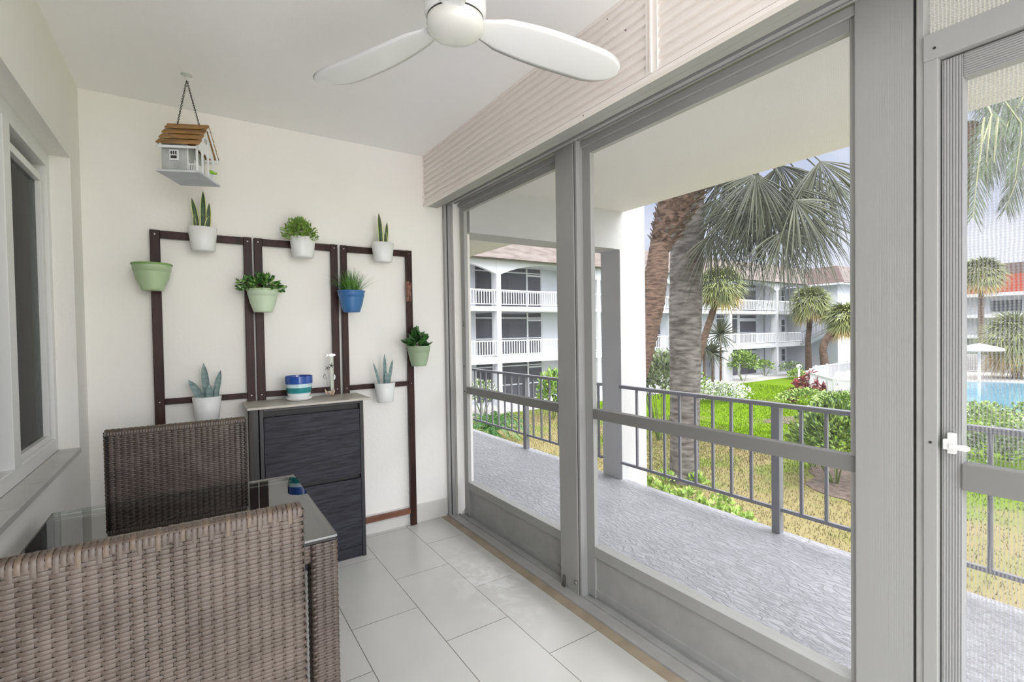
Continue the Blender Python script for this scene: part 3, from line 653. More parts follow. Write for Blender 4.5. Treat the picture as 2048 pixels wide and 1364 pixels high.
def tuft(m, c, rx, ry, rz, n, L, w, mi=1, up=.3, petal=False):
    """rounded leaves scattered over a dome"""
    for k in range(n):
        a = R.uniform(0, 2*PI); e = R.uniform(-.25, 1.45); rr = R.uniform(.45, 1)
        p = Vector((c[0]+rx*cos(a)*cos(e)*rr, c[1]+ry*sin(a)*cos(e)*rr, c[2]+rz*sin(e)*rr))
        d = (p-Vector(c)+Vector((0, 0, up*rz))).normalized(); d = (d+Vector((R.uniform(-.6, .6), R.uniform(-.6, .6), R.uniform(-.4, .5)))).normalized()
        s_ = d.cross(Vector((R.uniform(-1, 1), R.uniform(-1, 1), R.uniform(-1, 1)))).normalized(); n_ = s_.cross(d)
        l_ = L*R.uniform(.7, 1.2); w_ = w*R.uniform(.8, 1.2)
        b0 = p-d*l_*.5
        i = len(m.v)
        m.v += [tuple(b0), tuple(b0+d*l_*.35+s_*w_-n_*.15*w_), tuple(b0+d*l_*.75+s_*w_*.75-n_*.15*w_), tuple(b0+d*l_), tuple(b0+d*l_*.75-s_*w_*.75-n_*.15*w_), tuple(b0+d*l_*.35-s_*w_-n_*.15*w_), tuple(b0+d*l_*.5+n_*.12*w_)]
        for q in range(6): m.f.append((i+q, i+(q+1) % 6, i+6)); m.m.append(mi if not callable(mi) else mi(p))
def round_planter(name, cx, cy, z0, z1, rt, rb, mt, label, rim=None, cat='planter'):
    t = thing(name, (cx, cy, z0), label, cat, 'round planters on the wooden frame')
    h = z1-z0; prof = [(.001, 0), (rb*.92, 0), (rb, .004), (rb*1.06, h*.12), (rt*.80, h*.42), (rt*.87, h*.66), (rt*.89, h*.72), (rt*.92, h*.73), (rt*.94, h*.93), (rt*.94, h*.95)]
    M().lathe(prof+[(rt*.90, h*.95), (rt*.86, h*.7), (rt*.7, h*.3), (.001, h*.28)], (cx, cy, z0), 48).build('pot', mt, t, smooth=True)
    M().lathe([(rt*.93, h*.94), (rt*.995, h*.94), (rt, h*.955), (rt, h*.985), (rt*.985, h), (rt*.92, h), (rt*.90, h*.95)], (cx, cy, z0), 48).build('rim', rim or mt, t, smooth=True)
    M().lathe([(.001, 0), (rt*.88, 0)], (cx, cy, z0+h*.86), 24).build('soil', 'soil', t)
    return t
# fern in white pot
t = thing('potted_fern', (.955, -.098, 1.698), 'white wall pot with bushy yellow-green fern, on the middle panel top', 'potted plant')
white_pot(t, .955, -.098, 1.698, 1.812, .068, .056)
m = M()
tuft(m, (.94, -.098, 1.825), .10, .07, .10, 700, .022, .0042, 0, .2); tuft(m, (.945, -.105, 1.80), .10, .07, .03, 110, .022, .005, 0, .1)
m.build('foliage', 'fern', t)
round_planter('planter', .268, -.118, 1.489, 1.618, .083, .046, 'green1', 'empty sage green round planter on the leftmost frame post', rim='greenrim')
t = round_planter('potted_plant', .745, -.118, 1.388, 1.512, .080, .048, 'green2', 'pale green round planter of trailing leafy greenery, on the left and middle posts', rim='green1', cat='potted plant')
m = M(); tuft(m, (.735, -.118, 1.520), .125, .085, .075, 190, .036, .010, lambda p: 0 if R.random() < .55 else 1, .1)
for k in range(14):
    a = R.uniform(0, 2*PI); m.tube([(.745, -.118, 1.50), (.745+.06*cos(a), -.118+.05*sin(a), 1.53), (.745+.11*cos(a), -.118+.07*sin(a), 1.515+R.uniform(-.02, .03))], .0014, 4, 2)
m.build('foliage', ['leaf', 'leafl', 'stem'], t)
t = round_planter('potted_grass', 1.213, -.118, 1.392, 1.519, .080, .049, 'bluep', 'blue round planter of spiky green grass, on the middle and right posts', cat='potted plant')
m = M()
for k in range(230):
    a = R.uniform(0, 2*PI); rr = R.uniform(0, .05); le = R.uniform(.10, .15); lean = R.uniform(0, 1.0)**1.3
    d = Vector((cos(a)*lean, sin(a)*lean*.6, 1)).normalized()
    leaf_strip(m, (1.213+rr*cos(a), -.118+rr*sin(a), 1.505), d, le, .0023, (cos(a)*.05*lean, sin(a)*.03*lean, -.035*lean), (0, 0, 0, 0), n=4, wpro=lambda u: 1-u*.95, side=(-sin(a), cos(a), 0))
m.build('foliage', 'grassp', t)
t = round_planter('potted_plant', 1.630, -.118, 1.052, 1.180, .076, .048, 'green3', 'muted green round planter of broad dark leaves, on the rightmost post', cat='potted plant')
m = M(); tuft(m, (1.615, -.118, 1.20), .085, .07, .09, 46, .075, .019, 0, .3)
for k in range(8):
    a = R.uniform(0, 2*PI); m.tube([(1.63, -.118, 1.16), (1.63+.03*cos(a), -.118+.03*sin(a), 1.22)], .002, 5, 1)
m.build('foliage', ['leaf', 'stem'], t, smooth=True)

# ================================================================== CABINET
t = thing('shoe_cabinet', (.96, -.14, 0), 'black-brown cabinet with two tilting doors, standing against the white wall', 'cabinet')
cx0, cx1, cf = .697, 1.222, -.28
m = M(); m.box(cx0, cx0+.018, cf, -.036, 0, .893); m.box(cx1-.020, cx1, cf, -.036, 0, .893); m.box(cx0+.018, cx1-.020, cf+.02, -.036, .05, .068); m.box(cx0+.018, cx1-.020, cf, -.036, .873, .893); m.box(cx0+.018, cx1-.02, -.046, -.036, .05, .87)
m.build('body', 'cabf', t, bevel=.001)
M().box(cx0+.018, cx1-.020, cf+.008, cf+.024, 0, .065).build('plinth', 'cab', t, bevel=.001)
M().box(cx0+.020, cx1-.022, cf-.001, cf+.015, .472, .842).build('door', 'cab', t, bevel=.0015)
M().box(cx0+.020, cx1-.022, cf-.001, cf+.015, .070, .448).build('door', 'cab', t, bevel=.0015)
M().box(cx0+.018, cx1-.020, cf+.03, cf+.035, .43, .873).build('inner_panel', 'dark', t)
# black slab added to stand for the cabinet's shaded left side
M().box(.668, .694, -.262, -.036, 0, .893).build('side_shade_slab', 'cabf', bevel=.001, label='slim black slab added for the shaded left side of the cabinet', cat='panel')
M().box(.640, 1.252, -.337, -.036, .8935, .9045).build('cabinet_top_board', 'board', bevel=.001, label='pale wood-grain board lying on top of the black cabinet', cat='board')

t = thing('flower_pot', (.906, -.165, .9045), 'blue, teal and white striped ceramic flower pot on a saucer, on the cabinet board', 'flower pot')
pr = [(.001, .006), (.050, .006), (.053, .010), (.0600, .038), (.0605, .042), (.0665, .072), (.0695, .092), (.0705, .100), (.0705, .116), (.0705, .132), (.069, .134), (.067, .132), (.064, .1), (.05, .03), (.001, .028)]
bands = [0, 0, 0, 3, 2, 3, 1, 1, 1, 1, 1, 1, 1, 1]
M().lathe(pr, (.906, -.165, .9045), 48, bands=bands).build('pot', ['glaze', 'glazeb', 'glazet', 'glazel'], t, smooth=True)
M().lathe([(.001, 0), (.052, 0), (.064, .008), (.070, .020), (.068, .021), (.060, .011), (.05, .006), (.001, .006)], (.906, -.165, .9045), 48).build('saucer', 'glaze', t, smooth=True)

t = thing('seashell_ornament', (1.082, -.115, .9045), 'small ornament of a fish, starfish and seashells on the cabinet board', 'ornament')
m = M()
for k in range(26):
    a = R.uniform(0, 2*PI); r_ = R.uniform(.0, .024); m.ell((1.082+r_*cos(a), -.115+r_*sin(a), .912+R.uniform(0, .022)), (R.uniform(.004, .010), R.uniform(.004, .009), R.uniform(.004, .009)), 8, 5)
m.tube([(1.098, -.112, .92), (1.104, -.112, .95)], [.009, .002], 6); m.tube([(1.062, -.115, .92), (1.052, -.115, .95)], [.008, .002], 6)
m.build('shell_base', 'shell', t, smooth=True)
M().box(1.086, 1.104, -.112, -.108, .92, 1.135).build('acrylic_strip', 'clear', t)
m = M(); fp = []
for k in range(24):
    a = 2*PI*k/24; fp.append((1.096+.020*cos(a), -.118, 1.143+.0085*sin(a)*(1 if cos(a) < .3 else 1)))
m.prism(fp, (0, .006, 0)); m.prism([(1.077, -.118, 1.143), (1.068, -.118, 1.150), (1.061, -.118, 1.152), (1.066, -.118, 1.143), (1.061, -.118, 1.134), (1.068, -.118, 1.136)], (0, .005, 0))
m.build('fish', 'glaze', t)
m = M()
for (sx, sz) in ((1.069, 1.070), (1.090, 1.083)):
    for k in range(5):
        a = 2*PI*k/5+.4+sx*9; m.tube([(sx, -.120, sz), (sx+.016*cos(a), -.120, sz+.016*sin(a))], [.0035, .0015], 6)
m.tube([(1.052, -.118, 1.035), (1.043, -.118, 1.018), (1.050, -.118, 1.008), (1.060, -.118, 1.014), (1.057, -.118, 1.030), (1.052, -.118, 1.036)], .0016, 6)
m.build('starfish', 'pewter', t, smooth=True)
m = M(); m.tube([(1.104, -.116, 1.0), (1.108, -.116, 1.02), (1.104, -.116, 1.030), (1.098, -.116, 1.030), (1.096, -.116, 1.022)], [.006, .0055, .004, .0025, .001], 8); m.build('seahorse', 'glaze', t, smooth=True)
m = M()
for dx, dz in ((-.008, 1.06), (0, 1.08), (-.018, 1.01), (.004, 1.00)): m.tube([(1.082, -.116, .92), (1.080+dx*.6, -.117, (.92+dz)/2), (1.077+dx, -.119, dz)], .0007, 4)
m.build('wires', 'pewter', t)

# ================================================================== BIRDHOUSE
hx = Vector((.144, -.064, 0)).normalized(); hy = Vector((.064, .144, 0)).normalized(); hc = Vector((.4287, -.4005, 1.98))
X = Matrix(((hx.x, hy.x, 0, hc.x), (hx.y, hy.y, 0, hc.y), (0, 0, 1, hc.z), (0, 0, 0, 1)))
t = thing('birdhouse', tuple(hc), 'grey and white wooden birdhouse with brown shingle roof, hanging by a black chain', 'birdhouse')
B = dict(X=X)
M().box(-.082, .088, -.105, .105, -.007, .002, **B).build('base', 'bhbase', t, bevel=.001)
M().box(-.072, .030, -.078, .078, .002, .125, **B).build('house_body', 'bhgrey', t, bevel=.001)
m = M()   # gables
for xa in (-.072, .064):
    pl = [X @ Vector((xa, y, z)) for y, z in ((-.082, .118), (.082, .118), (0, .232))]
    m.prism(pl, hx*.008)
m.build('gable', 'bhwhite', t)
m = M()   # porch front with arches
def arch(m, y0, y1):
    pts = [(y0, .118), (y0, .098)]
    for k in range(9):
        a = PI*k/8; pts.append(((y0+y1)/2-(y1-y0)/2*cos(a)*.9, .086+.022*sin(a)))
    pts += [(y1, .098), (y1, .118)]
    m.prism([X @ Vector((.066, y, z)) for y, z in pts], hx*.005)
arch(m, -.078, -.026); arch(m, -.026, .026); arch(m, .026, .078)
for y in (-.078, -.026, .026, .078): m.box(.065, .072, y-.0035, y+.0035, .002, .118, **B)
for y in (-.078, .078): m.box(.030, .034, y-.003, y+.003, .002, .118, **B)
m.build('porch_post', 'bhwhite', t)
for y0, y1 in ((-.078, -.026), (.026, .078)):
    m = M(); m.box(.066, .070, y0, y1, .034, .038, **B); m.box(.066, .070, y0, y1, .008, .011, **B)
    for k in range(6): yy = y0+(y1-y0)*(k+.5)/6; m.box(.067, .069, yy-.0015, yy+.0015, .01, .035, **B)
    m.build('porch_railing', 'bhwhite', t)
m = M()
m.box(.034, .066, -.080, -.077, .034, .038, **B)
for k in range(4): m.box(.038+.007*k, .040+.007*k, -.080, -.078, .003, .035, **B)
m.build('porch_railing', 'bhwhite', t)
m = M()
for s_ in (-1, 1):
    for k in range(4):
        u0, u1 = k/4, (k+1)/4+.03; a = [(s_*(.100-.100*u0), .108+.126*u0+.013), (s_*(.100-.100*u1), .108+.126*u1+.002)]
        dn = Vector((0, s_*.6, .6))*.006
        pts = [X @ Vector((-.084, a[0][0], a[0][1])), X @ Vector((.088, a[0][0], a[0][1])), X @ Vector((.088, a[1][0], a[1][1])), X @ Vector((-.084, a[1][0], a[1][1]))]
        m.prism(pts, (0, 0, -.006))
m.build('shingle_roof', 'shingle', t, bevel=.0008)
m = M()
for s_ in (-1, 1):
    for xa in (-.082, .080):
        m.prism([X @ Vector((xa, s_*.102, .106)), X @ Vector((xa, s_*.002, .232)), X @ Vector((xa, s_*.002, .222)), X @ Vector((xa, s_*.102, .096))], hx*.006)
    m.box(-.082, .086, s_*.100-.002, s_*.100+.002, .097, .107, **B)
m.build('fascia', 'bhwhite', t)
f_ = M().box(-.040, -.003, -.083, -.078, .050, .096, **B).build('window_frame', 'bhwhite', t, bevel=.001)
m = M()
for k in range(3): m.box(-.034+.009*k, -.028+.009*k, -.0835, -.0828, .074, .089, **B)
m.box(-.034, -.010, -.0835, -.0828, .057, .070, **B); m.build('window_opening', 'dark', f_)
m = M(); m.tube([X @ Vector((.0725, 0, .165)), X @ Vector((.0735, 0, .165))], .013, 16); m.build('entry_hole', 'bhgrey', t)
m = M(); m.box(.0302, .032, -.020, .004, .01, .075, **B); m.build('small_door', 'bhwhite', t)
m = M(); m.ell((.070, .052, .045), (.014, .016, .008), 8, 6, X=X); m.ell((.082, .062, .042), (.012, .007, .005), 8, 6, X=X); m.build('toy_plant', 'bhgreen', t, smooth=True)
hook = Vector((.430, -.405, 2.415))
def chain(m, a, b):
    a = Vector(a); b = Vector(b); n = int((b-a).length/.0075); d = (b-a).normalized()
    s1 = d.cross(Vector((0, 1, 0))).normalized(); s2 = d.cross(s1)
    for k in range(n):
        c = a+(b-a)*((k+.5)/n); sd_ = s1 if k % 2 else s2
        ring = [c+d*(.0058*cos(2*PI*j/10))+sd_*(.0032*sin(2*PI*j/10)) for j in range(11)]
        m.tube(ring, .0011, 5, caps=False)
for xo in (-.042, .048):
    m = M(); chain(m, X @ Vector((xo, 0, .236)), hook); m.tube([X @ Vector((xo, 0, .225)), X @ Vector((xo, 0, .242))], .002, 6); m.build('chain', 'chain', t, smooth=True)
m = M(); m.lathe([(.001, 0), (.022, 0), (.023, -.003), (.010, -.008), (.006, -.014), (.001, -.014)], (.430, -.405, 2.44), 24)
m.tube([(.430, -.405, 2.428), (.430, -.405, 2.418), (.424, -.405, 2.411), (.430, -.405, 2.405), (.437, -.405, 2.411)], .003, 8)
m.build('ceiling_hook', 'clear', smooth=True, label='small clear plastic hook on the ceiling above the birdhouse chain', cat='hook')
#OUTDOOR_BEGIN
# ================================================================== COURTYARD
Z = Vector((0, 0, 1))
def gp(px, py, z=G): return on(px, py, 'z', z)
box(3.5, 160, -80, 100, G-.3, G).build('ground', 'lawn', **S)
box(-40, 3.5, -80, 100, G-.3, G).build('ground_near', 'deck', **S)  # unseen ground, made pale to bounce light into the room
# bald mulch bed and paths
def blob(pts, z, name, mt, h=.02):
    M().prism([(x, y, z) for x, y in pts], (0, 0, h)).build(name, mt, **S)
def bedpts(c, rx, ry, rot=0, n=26, ir=.12):
    o = []
    for k in range(n):
        a = 2*PI*k/n; r_ = 1+R.uniform(-ir, ir); x = rx*r_*cos(a); y = ry*r_*sin(a)
        o.append((c[0]+x*cos(rot)-y*sin(rot), c[1]+x*sin(rot)+y*cos(rot)))
    return o
blob(bedpts((15.4, 2.2), 2.6, 1.5, .2), G, 'planting_bed', 'mulch')
bq = gp(1622, 842); blob(bedpts((bq.x, bq.y), 2.0, 1.1, -.6), G, 'planting_bed', 'mulch')
blob([(5, 17.2), (52, 17.2), (52, 19), (5, 19)], G, 'garden_path', 'path')
blob([(29.2, -30), (29.2, 8.6), (33.0, 12.2), (38.2, 14.0), (60, 14.6), (78, 14), (78, -30)], G, 'pool_deck', 'pdeck')
# pool
pp = []
px0, px1, py0, py1, rr = 31.6, 46.6, -14, 8.0, 2.5
for cx_, cy_, a0 in ((px1-rr, py1-rr, 0), (px0+rr, py1-rr, PI/2), (px0+rr, py0+rr, PI), (px1-rr, py0+rr, 1.5*PI)):
    for k in range(9): a = a0+PI/2*k/8; pp.append((cx_+rr*cos(a), cy_+rr*sin(a)))
t = thing('swimming_pool', (39, -3, G), kind='structure')
M().prism([(x, y, G+.02) for x, y in pp], (0, 0, .015)).build('pool_water', 'water', t)
m = M(); n = len(pp); c_ = Vector((39, -3, 0)); rows = []
for q, z in ((1.0, .02), (1.0, .07), (1.03, .07), (1.03, .02)): rows.append([(c_.x+(x-c_.x)*q, c_.y+(y-c_.y)*q, G+z) for x, y in pp])
m.grid(rows, True); m.build('pool_coping', 'pdeck', t)
# grass blades standing on the lawn
m = M()
for k in range(85000):
    u = R.random(); x = 5.2+29*u**1.35; y = R.uniform(-2.5, 7)+ (x-5)*R.uniform(0, .55)
    if k > 60000: x = R.uniform(6.5, 19); y = R.uniform(5, 17.1)
    if (x-15.4)**2/6.0+(y-2.2)**2/2 < 1: continue
    a = R.uniform(0, PI); h = R.uniform(.03, .06)*(1+x/40); w_ = .006+.0004*x; lx, ly = R.uniform(-.03, .03), R.uniform(-.03, .03)
    i = len(m.v); m.v += [(x-w_*cos(a), y-w_*sin(a), G), (x+w_*cos(a), y+w_*sin(a), G), (x+lx, y+ly, G+h)]; m.f.append((i, i+1, i+2)); m.m.append(0)
m.build('grass', 'blade', label='bright green and dry yellow grass blades covering the courtyard lawn', cat='grass', kind='stuff')

# ------------------------------------------------------------------ foliage helpers
def fan(m, hub, d, nrm, Rr, nseg=30, spread=2.0, w=.02, droop=.25, mi=0, nlen=4, split=.35, thin=1):
    d = d.normalized(); s_ = nrm.cross(d).normalized(); nrm = d.cross(s_)
    for k in range(nseg):
        a = -spread/2*1.0+spread*(k+.5)/nseg; a = a*1.0
        dd = d*cos(a)+s_*sin(a); l_ = Rr*(.72+.28*cos(a*.8))*R.uniform(.93, 1.07); sd = (s_*cos(a)-d*sin(a))
        bend = Vector((R.uniform(-.06, .06), R.uniform(-.06, .06), -droop*R.uniform(.7, 1.3)))*l_
        wmax = min(w, Rr*spread/nseg*.62*split*2); a += R.uniform(-.04, .04)*thin; dd = d*cos(a)+s_*sin(a)+nrm*R.uniform(-.10, .10)*thin
        i = len(m.v)
        for q in range(nlen+1):
            u = q/nlen; c = hub+dd*(l_*u)+bend*u*u*u; ww = wmax*(min(1, u/split) if u < split else 1-(u-split)/(1-split))+.0008
            m.v += [tuple(c-sd*ww), tuple(c+nrm*ww*.35), tuple(c+sd*ww)]
        for q in range(nlen):
            for j in (0, 1): m.f.append((i+q*3+j, i+q*3+j+1, i+(q+1)*3+j+1, i+(q+1)*3+j)); m.m.append(mi)
def fan_crown(m, c, rad, n, lo=-.9, hi=1.3, mi=lambda e: 0, nseg=16, w=.03, pet=.42, droop=.35):
    for k in range(n):
        az = 2.39996*k+R.uniform(-.3, .3); e = hi-(hi-lo)*((k+.5)/n)
        d = Vector((cos(az)*cos(e), sin(az)*cos(e), sin(e)))
        p = rad*pet*R.uniform(.85, 1.15); hub = c+d*p-Z*(.08*p)
        m.tube([c, c+d*p*.5, hub], [.02*rad/1.5, .014*rad/1.5, .010*rad/1.5], 4, mi(e), caps=False)
        s_ = d.cross(Z).normalized(); nrm = s_.cross(d)
        fan(m, hub, (d-Z*.25), nrm, rad*(1-pet)*R.uniform(.9, 1.1), nseg, 2.5, w, droop, mi(e), nlen=3)
def trunk(name, pts, rads, mt, parent, seg=14, rings=.012, step=.12):
    # resample along the centre line and add leaf-scar rings
    P_ = [Vector(p) for p in pts]; out = []; ro = []
    for a in range(len(P_)-1):
        L_ = (P_[a+1]-P_[a]).length; n_ = max(1, int(L_/step))
        for k in range(n_):
            u = k/n_; out.append(P_[a].lerp(P_[a+1], u)); ro.append(rads[a]+(rads[a+1]-rads[a])*u)
    out.append(P_[-1]); ro.append(rads[-1])
    for _ in range(3): out = [out[0]]+[(out[i-1]+out[i]*2+out[i+1])/4 for i in range(1, len(out)-1)]+[out[-1]]
    ro = [r_*(1+rings/max(r_, .05)*(.5 if k % 2 else -.5)+R.uniform(-.01, .01)) for k, r_ in enumerate(ro)]
    return M().tube(out, ro, seg).build(name, mt, parent, smooth=True)
def shrub(name, c, rx, ry, rz, n, L, w, mts, label, cat='shrub', mi=0, group=None, stems=6, up=.3):
    t = thing(name, (c[0], c[1], G), label, cat, group)
    m = M(); tuft(m, (c[0], c[1], c[2]), rx, ry, rz, n, L, w, mi, up); m.build('foliage', mts, t)
    if stems:
        m = M()
        for k in range(stems):
            a = R.uniform(0, 2*PI); m.tube([(c[0]+.1*rx*cos(a), c[1]+.1*ry*sin(a), G), (c[0]+.5*rx*cos(a), c[1]+.5*ry*sin(a), max(G+.2, c[2]-rz*.1))], [.022, .012], 5)
        m.build('stems', 'stem', t)
    return t

# ------------------------------------------------------------------ the two near palms
t = thing('palm_tree', tuple(gp(1369, 962)), 'large fan palm with thick grey trunk behind the walkway railing', 'palm tree')
b0 = gp(1369, 962)
DP = (b0-CAM).dot(F)
trunk('trunk', [b0-Z*.1, at(1369, 900, DP), at(1370, 800, DP), at(1370, 700, DP), at(1371, 600, DP), at(1374, 500, DP), at(1376, 420, DP), at(1380, 300, DP)], [.39, .37, .38, .40, .42, .42, .40, .37], 'trunkg', t, 28, rings=.006, step=.16)
Cn = at(1440, 215, DP-.6)
trunk('trunk_top', [at(1380, 300, DP), at(1410, 250, DP-.3), Cn], [.37, .34, .25], 'trunkb', t, 20, rings=.02)
near = [(1432, 398, -.4, (-.10, -1), 1.30, 26, 1.9), (1425, 468, -.8, (.0, -1), 1.35, 26, 1.9), (1495, 372, -.6, (.1, -1), 1.5, 30, 2.3), (1533, 388, -1.0, (-.15, -1), 1.7, 34, 2.4),
        (1566, 462, -1.4, (.25, -1), 1.95, 40, 2.5), (1590, 400, -1.6, (.75, -1), 1.75, 34, 1.9), (1640, 322, -1.2, (.35, -1), 1.7, 32, 1.9), (1500, 440, -.2, (-.2, -1), 1.5, 30, 2.0), (1560, 330, -.6, (.2, -1), 1.5, 30, 2.0), (1480, 330, .2, (-.1, -1), 1.3, 28, 2.2), (1600, 350, .2, (.3, -1), 1.6, 28, 1.8),
        (1475, 420, -.9, (-.3, -1), 1.5, 30, 2.2), (1512, 350, -1.3, (0, -1), 1.7, 32, 2.3), (1570, 375, -.9, (.1, -1), 1.6, 32, 2.2), (1620, 440, -.7, (.5, -1), 1.4, 28, 2.2), (1545, 425, -.2, (-.1, -1), 1.6, 32, 2.4), (1455, 350, -.2, (-.2, -1), 1.2, 26, 2.2), (1660, 360, -.5, (.5, -1), 1.4, 26, 1.9)]
def one_frond(t, crown, hub, d2, r_, ns, spr, w=.034, droop=.12, face=None, mt='frond'):
    m = M(); hub = Vector(hub); d = (RR*d2[0]+UU*d2[1]).normalized()
    mid = crown.lerp(hub, .55)+Z*.25
    m.tube([crown, crown.lerp(mid, .5)+Z*.08, mid, mid.lerp(hub, .6)+Z*.04, hub], [.028, .024, .02, .017, .014], 6)
    nrm = (-F+Vector((R.uniform(-.6, .6), R.uniform(-.6, .6), R.uniform(-.2, .7)))).normalized()
    nrm = (nrm-d*nrm.dot(d)).normalized()
    fan(m, hub, d, nrm, r_*1.05, int(ns*1.35), spr*1.12, w*.62, .30, 0, nlen=6, split=.30, thin=1.6)
    return m.build('frond', mt, t)
for (x, y, dd, d2, r_, ns, spr) in near: one_frond(t, Cn, at(x, y, DP+dd), d2, r_, ns, spr)
for k in range(16):
    az = 2.4*k; e = .1+.08*k
    d = Vector((cos(az)*cos(e), sin(az)*cos(e), sin(e))); hub = Cn+d*1.3
    m = M(); m.tube([Cn, Cn+d*.7+Z*.1, hub], [.026, .02, .014], 6); s_ = d.cross(Z).normalized()
    fan(m, hub, d-Z*.2, s_.cross(d), 1.1, 26, 2.6, .03, .25, 0); m.build('frond', 'frond', t)

t = thing('palm_tree', tuple(Vector((*at(1296, 700, 11.2).xy, G))), 'leaning palm with brown fibrous bark beside the white pillar', 'palm tree')
D1 = 11.2
bb_ = at(1258, 800, D1)
trunk('trunk', [Vector((bb_.x-.3, bb_.y-.1, G-.1)), bb_, at(1282, 705, D1), at(1303, 610, D1), at(1313, 545, D1), at(1320, 480, D1)], [.30, .27, .28, .29, .26, .21], 'trunkb', t, 22, rings=.012, step=.07)
m = M()    # fibrous boots under the crown
for k in range(420):
    u = R.random(); a = R.uniform(0, 2*PI); c = at(1322, 490, D1).lerp(at(1385, 330, D1), u); rr_ = .24+.22*min(1, u*1.8)
    ax = (at(1385, 330, D1)-at(1322, 490, D1)).normalized(); s1 = ax.cross(F).normalized(); s2 = ax.cross(s1)
    o_ = s1*cos(a)+s2*sin(a); p = c+o_*rr_*.82; d = (ax*.8+o_*.45+Vector((R.uniform(-.2, .2), R.uniform(-.2, .2), 0))).normalized(); sd = ax.cross(o_)
    L_ = R.uniform(.10, .20); w_ = R.uniform(.03, .06)
    m.prism([p-sd*w_, p+sd*w_, p+d*L_+sd*w_*.6+o_*.05, p+d*L_-sd*w_*.6+o_*.05], o_*.018, 0 if R.random() < .8 else 1)
m.tube([at(1320, 500, D1), at(1335, 450, D1), at(1352, 400, D1), at(1385, 330, D1)], [.22, .32, .40, .42], 20)
m.build('fibrous_boots', ['trunkb', 'trunkg'], t)
C1 = at(1400, 300, D1)
for k in range(16):
    az = 2.4*k+.4; e = -.1+.09*k
    d = Vector((cos(az)*cos(e), sin(az)*cos(e), sin(e)))
    if d.dot(R0) > -.2 and e < .4: continue
    hub = C1+d*1.2; m = M(); m.tube([C1, C1+d*.6+Z*.1, hub], [.026, .02, .014], 6); s_ = d.cross(Z).normalized()
    fan(m, hub, d-Z*.2, s_.cross(d), 1.0, 24, 2.6, .03, .25, 0); m.build('frond', 'frond', t)

# feather palm at the right
def feather(m, pts, L, n, w=.012, hang=.6, mi=0, side=None, flat=None):
    P_ = [Vector(p) for p in pts]
    def bez(u):
        k = u*(len(P_)-1); i = min(int(k), len(P_)-2); return P_[i].lerp(P_[i+1], k-i)
    m.tube([bez(k/14) for k in range(15)], [.016*(1-k/17)+.002 for k in range(15)], 6, 1)
    for k in range(n):
        u = .04+.95*k/n; c = bez(u); tg = (bez(min(1, u+.03))-bez(max(0, u-.03))).normalized()
        for sg in (-1, 1):
            sd = tg.cross(flat or Z).normalized()*sg
            d = (sd*.85+tg*.55+Vector((R.uniform(-.12, .12), R.uniform(-.12, .12), -hang*R.uniform(.6, 1.3)))).normalized()
            l_ = L*(.45+.55*sin(PI*min(1, u*.85+.12)))*R.uniform(.9, 1.08); wd_ = d.cross(F).normalized()*w
            i = len(m.v)
            for q in range(4):
                v_ = q/3; pc = c+d*l_*v_-Z*(.18*l_*v_*v_); ww = wd_*(1 if q in (1,) else (.7 if q == 0 else (.7 if q == 2 else .06)))
                m.v += [tuple(pc-ww), tuple(pc+ww)]
            for q in range(3): m.f.append((i+2*q, i+2*q+1, i+2*q+3, i+2*q+2)); m.m.append(mi)
DF = 8.2
bt_ = at(1935, 440, DF)
t = thing('palm_tree', (bt_.x, bt_.y, G), 'feather palm with drooping green fronds, seen through the screen door', 'palm tree')
trunk('trunk', [Vector((at(1900, 700, DF).x, at(1900, 700, DF).y, G)), at(1905, 600, DF), at(1912, 450, DF), at(1922, 340, DF), at(1932, 250, DF)], [.17, .15, .14, .15, .17], 'trunkb', t, 16)
C2 = at(1940, 170, DF)
for pts, L_, n_, hg, fl in (([C2, at(2000, 190, DF-.3), at(2045, 250, DF-.5), at(2030, 360, DF-.6)], .62, 60, .9, -F), ([C2, at(1985, 225, DF-.6), at(1960, 300, DF-.8), at(1945, 440, DF-.9)], .50, 60, .7, -F), ([at(2060, 170, DF), at(2020, 240, DF), at(1990, 300, DF-.2), at(1965, 350, DF-.3)], .55, 54, .8, -F),
                           ([C2, at(1870, 170, DF), at(1790, 220, DF+.2), at(1725, 330, DF+.3)], .62, 60, .8, -F), ([C2, at(1860, 100, DF+.6), at(1770, 110, DF+1), at(1700, 200, DF+1.2)], .7, 60, .8, Z), ([C2, at(2060, 120, DF), at(2170, 190, DF), at(2240, 330, DF)], .7, 60, .8, -F), ([at(2075, 240, DF-.3), at(2055, 300, DF-.3), at(2030, 370, DF-.3), at(2010, 420, DF-.3)], .45, 40, .9, -F)):
    m = M(); feather(m, pts, L_, int(n_*1.3), .009, hg, 0, flat=fl); m.build('frond', ['feather', 'stalk'], t)
m = M()
for x0_ in (1962, 1975, 1990): m.tube([at(x0_+6, 235, DF-.9), at(x0_+2, 270, DF-.95), at(x0_-2, 325, DF-.95)], [.012, .016, .004], 5)
m.build('pale_stalks', 'stalk', t)

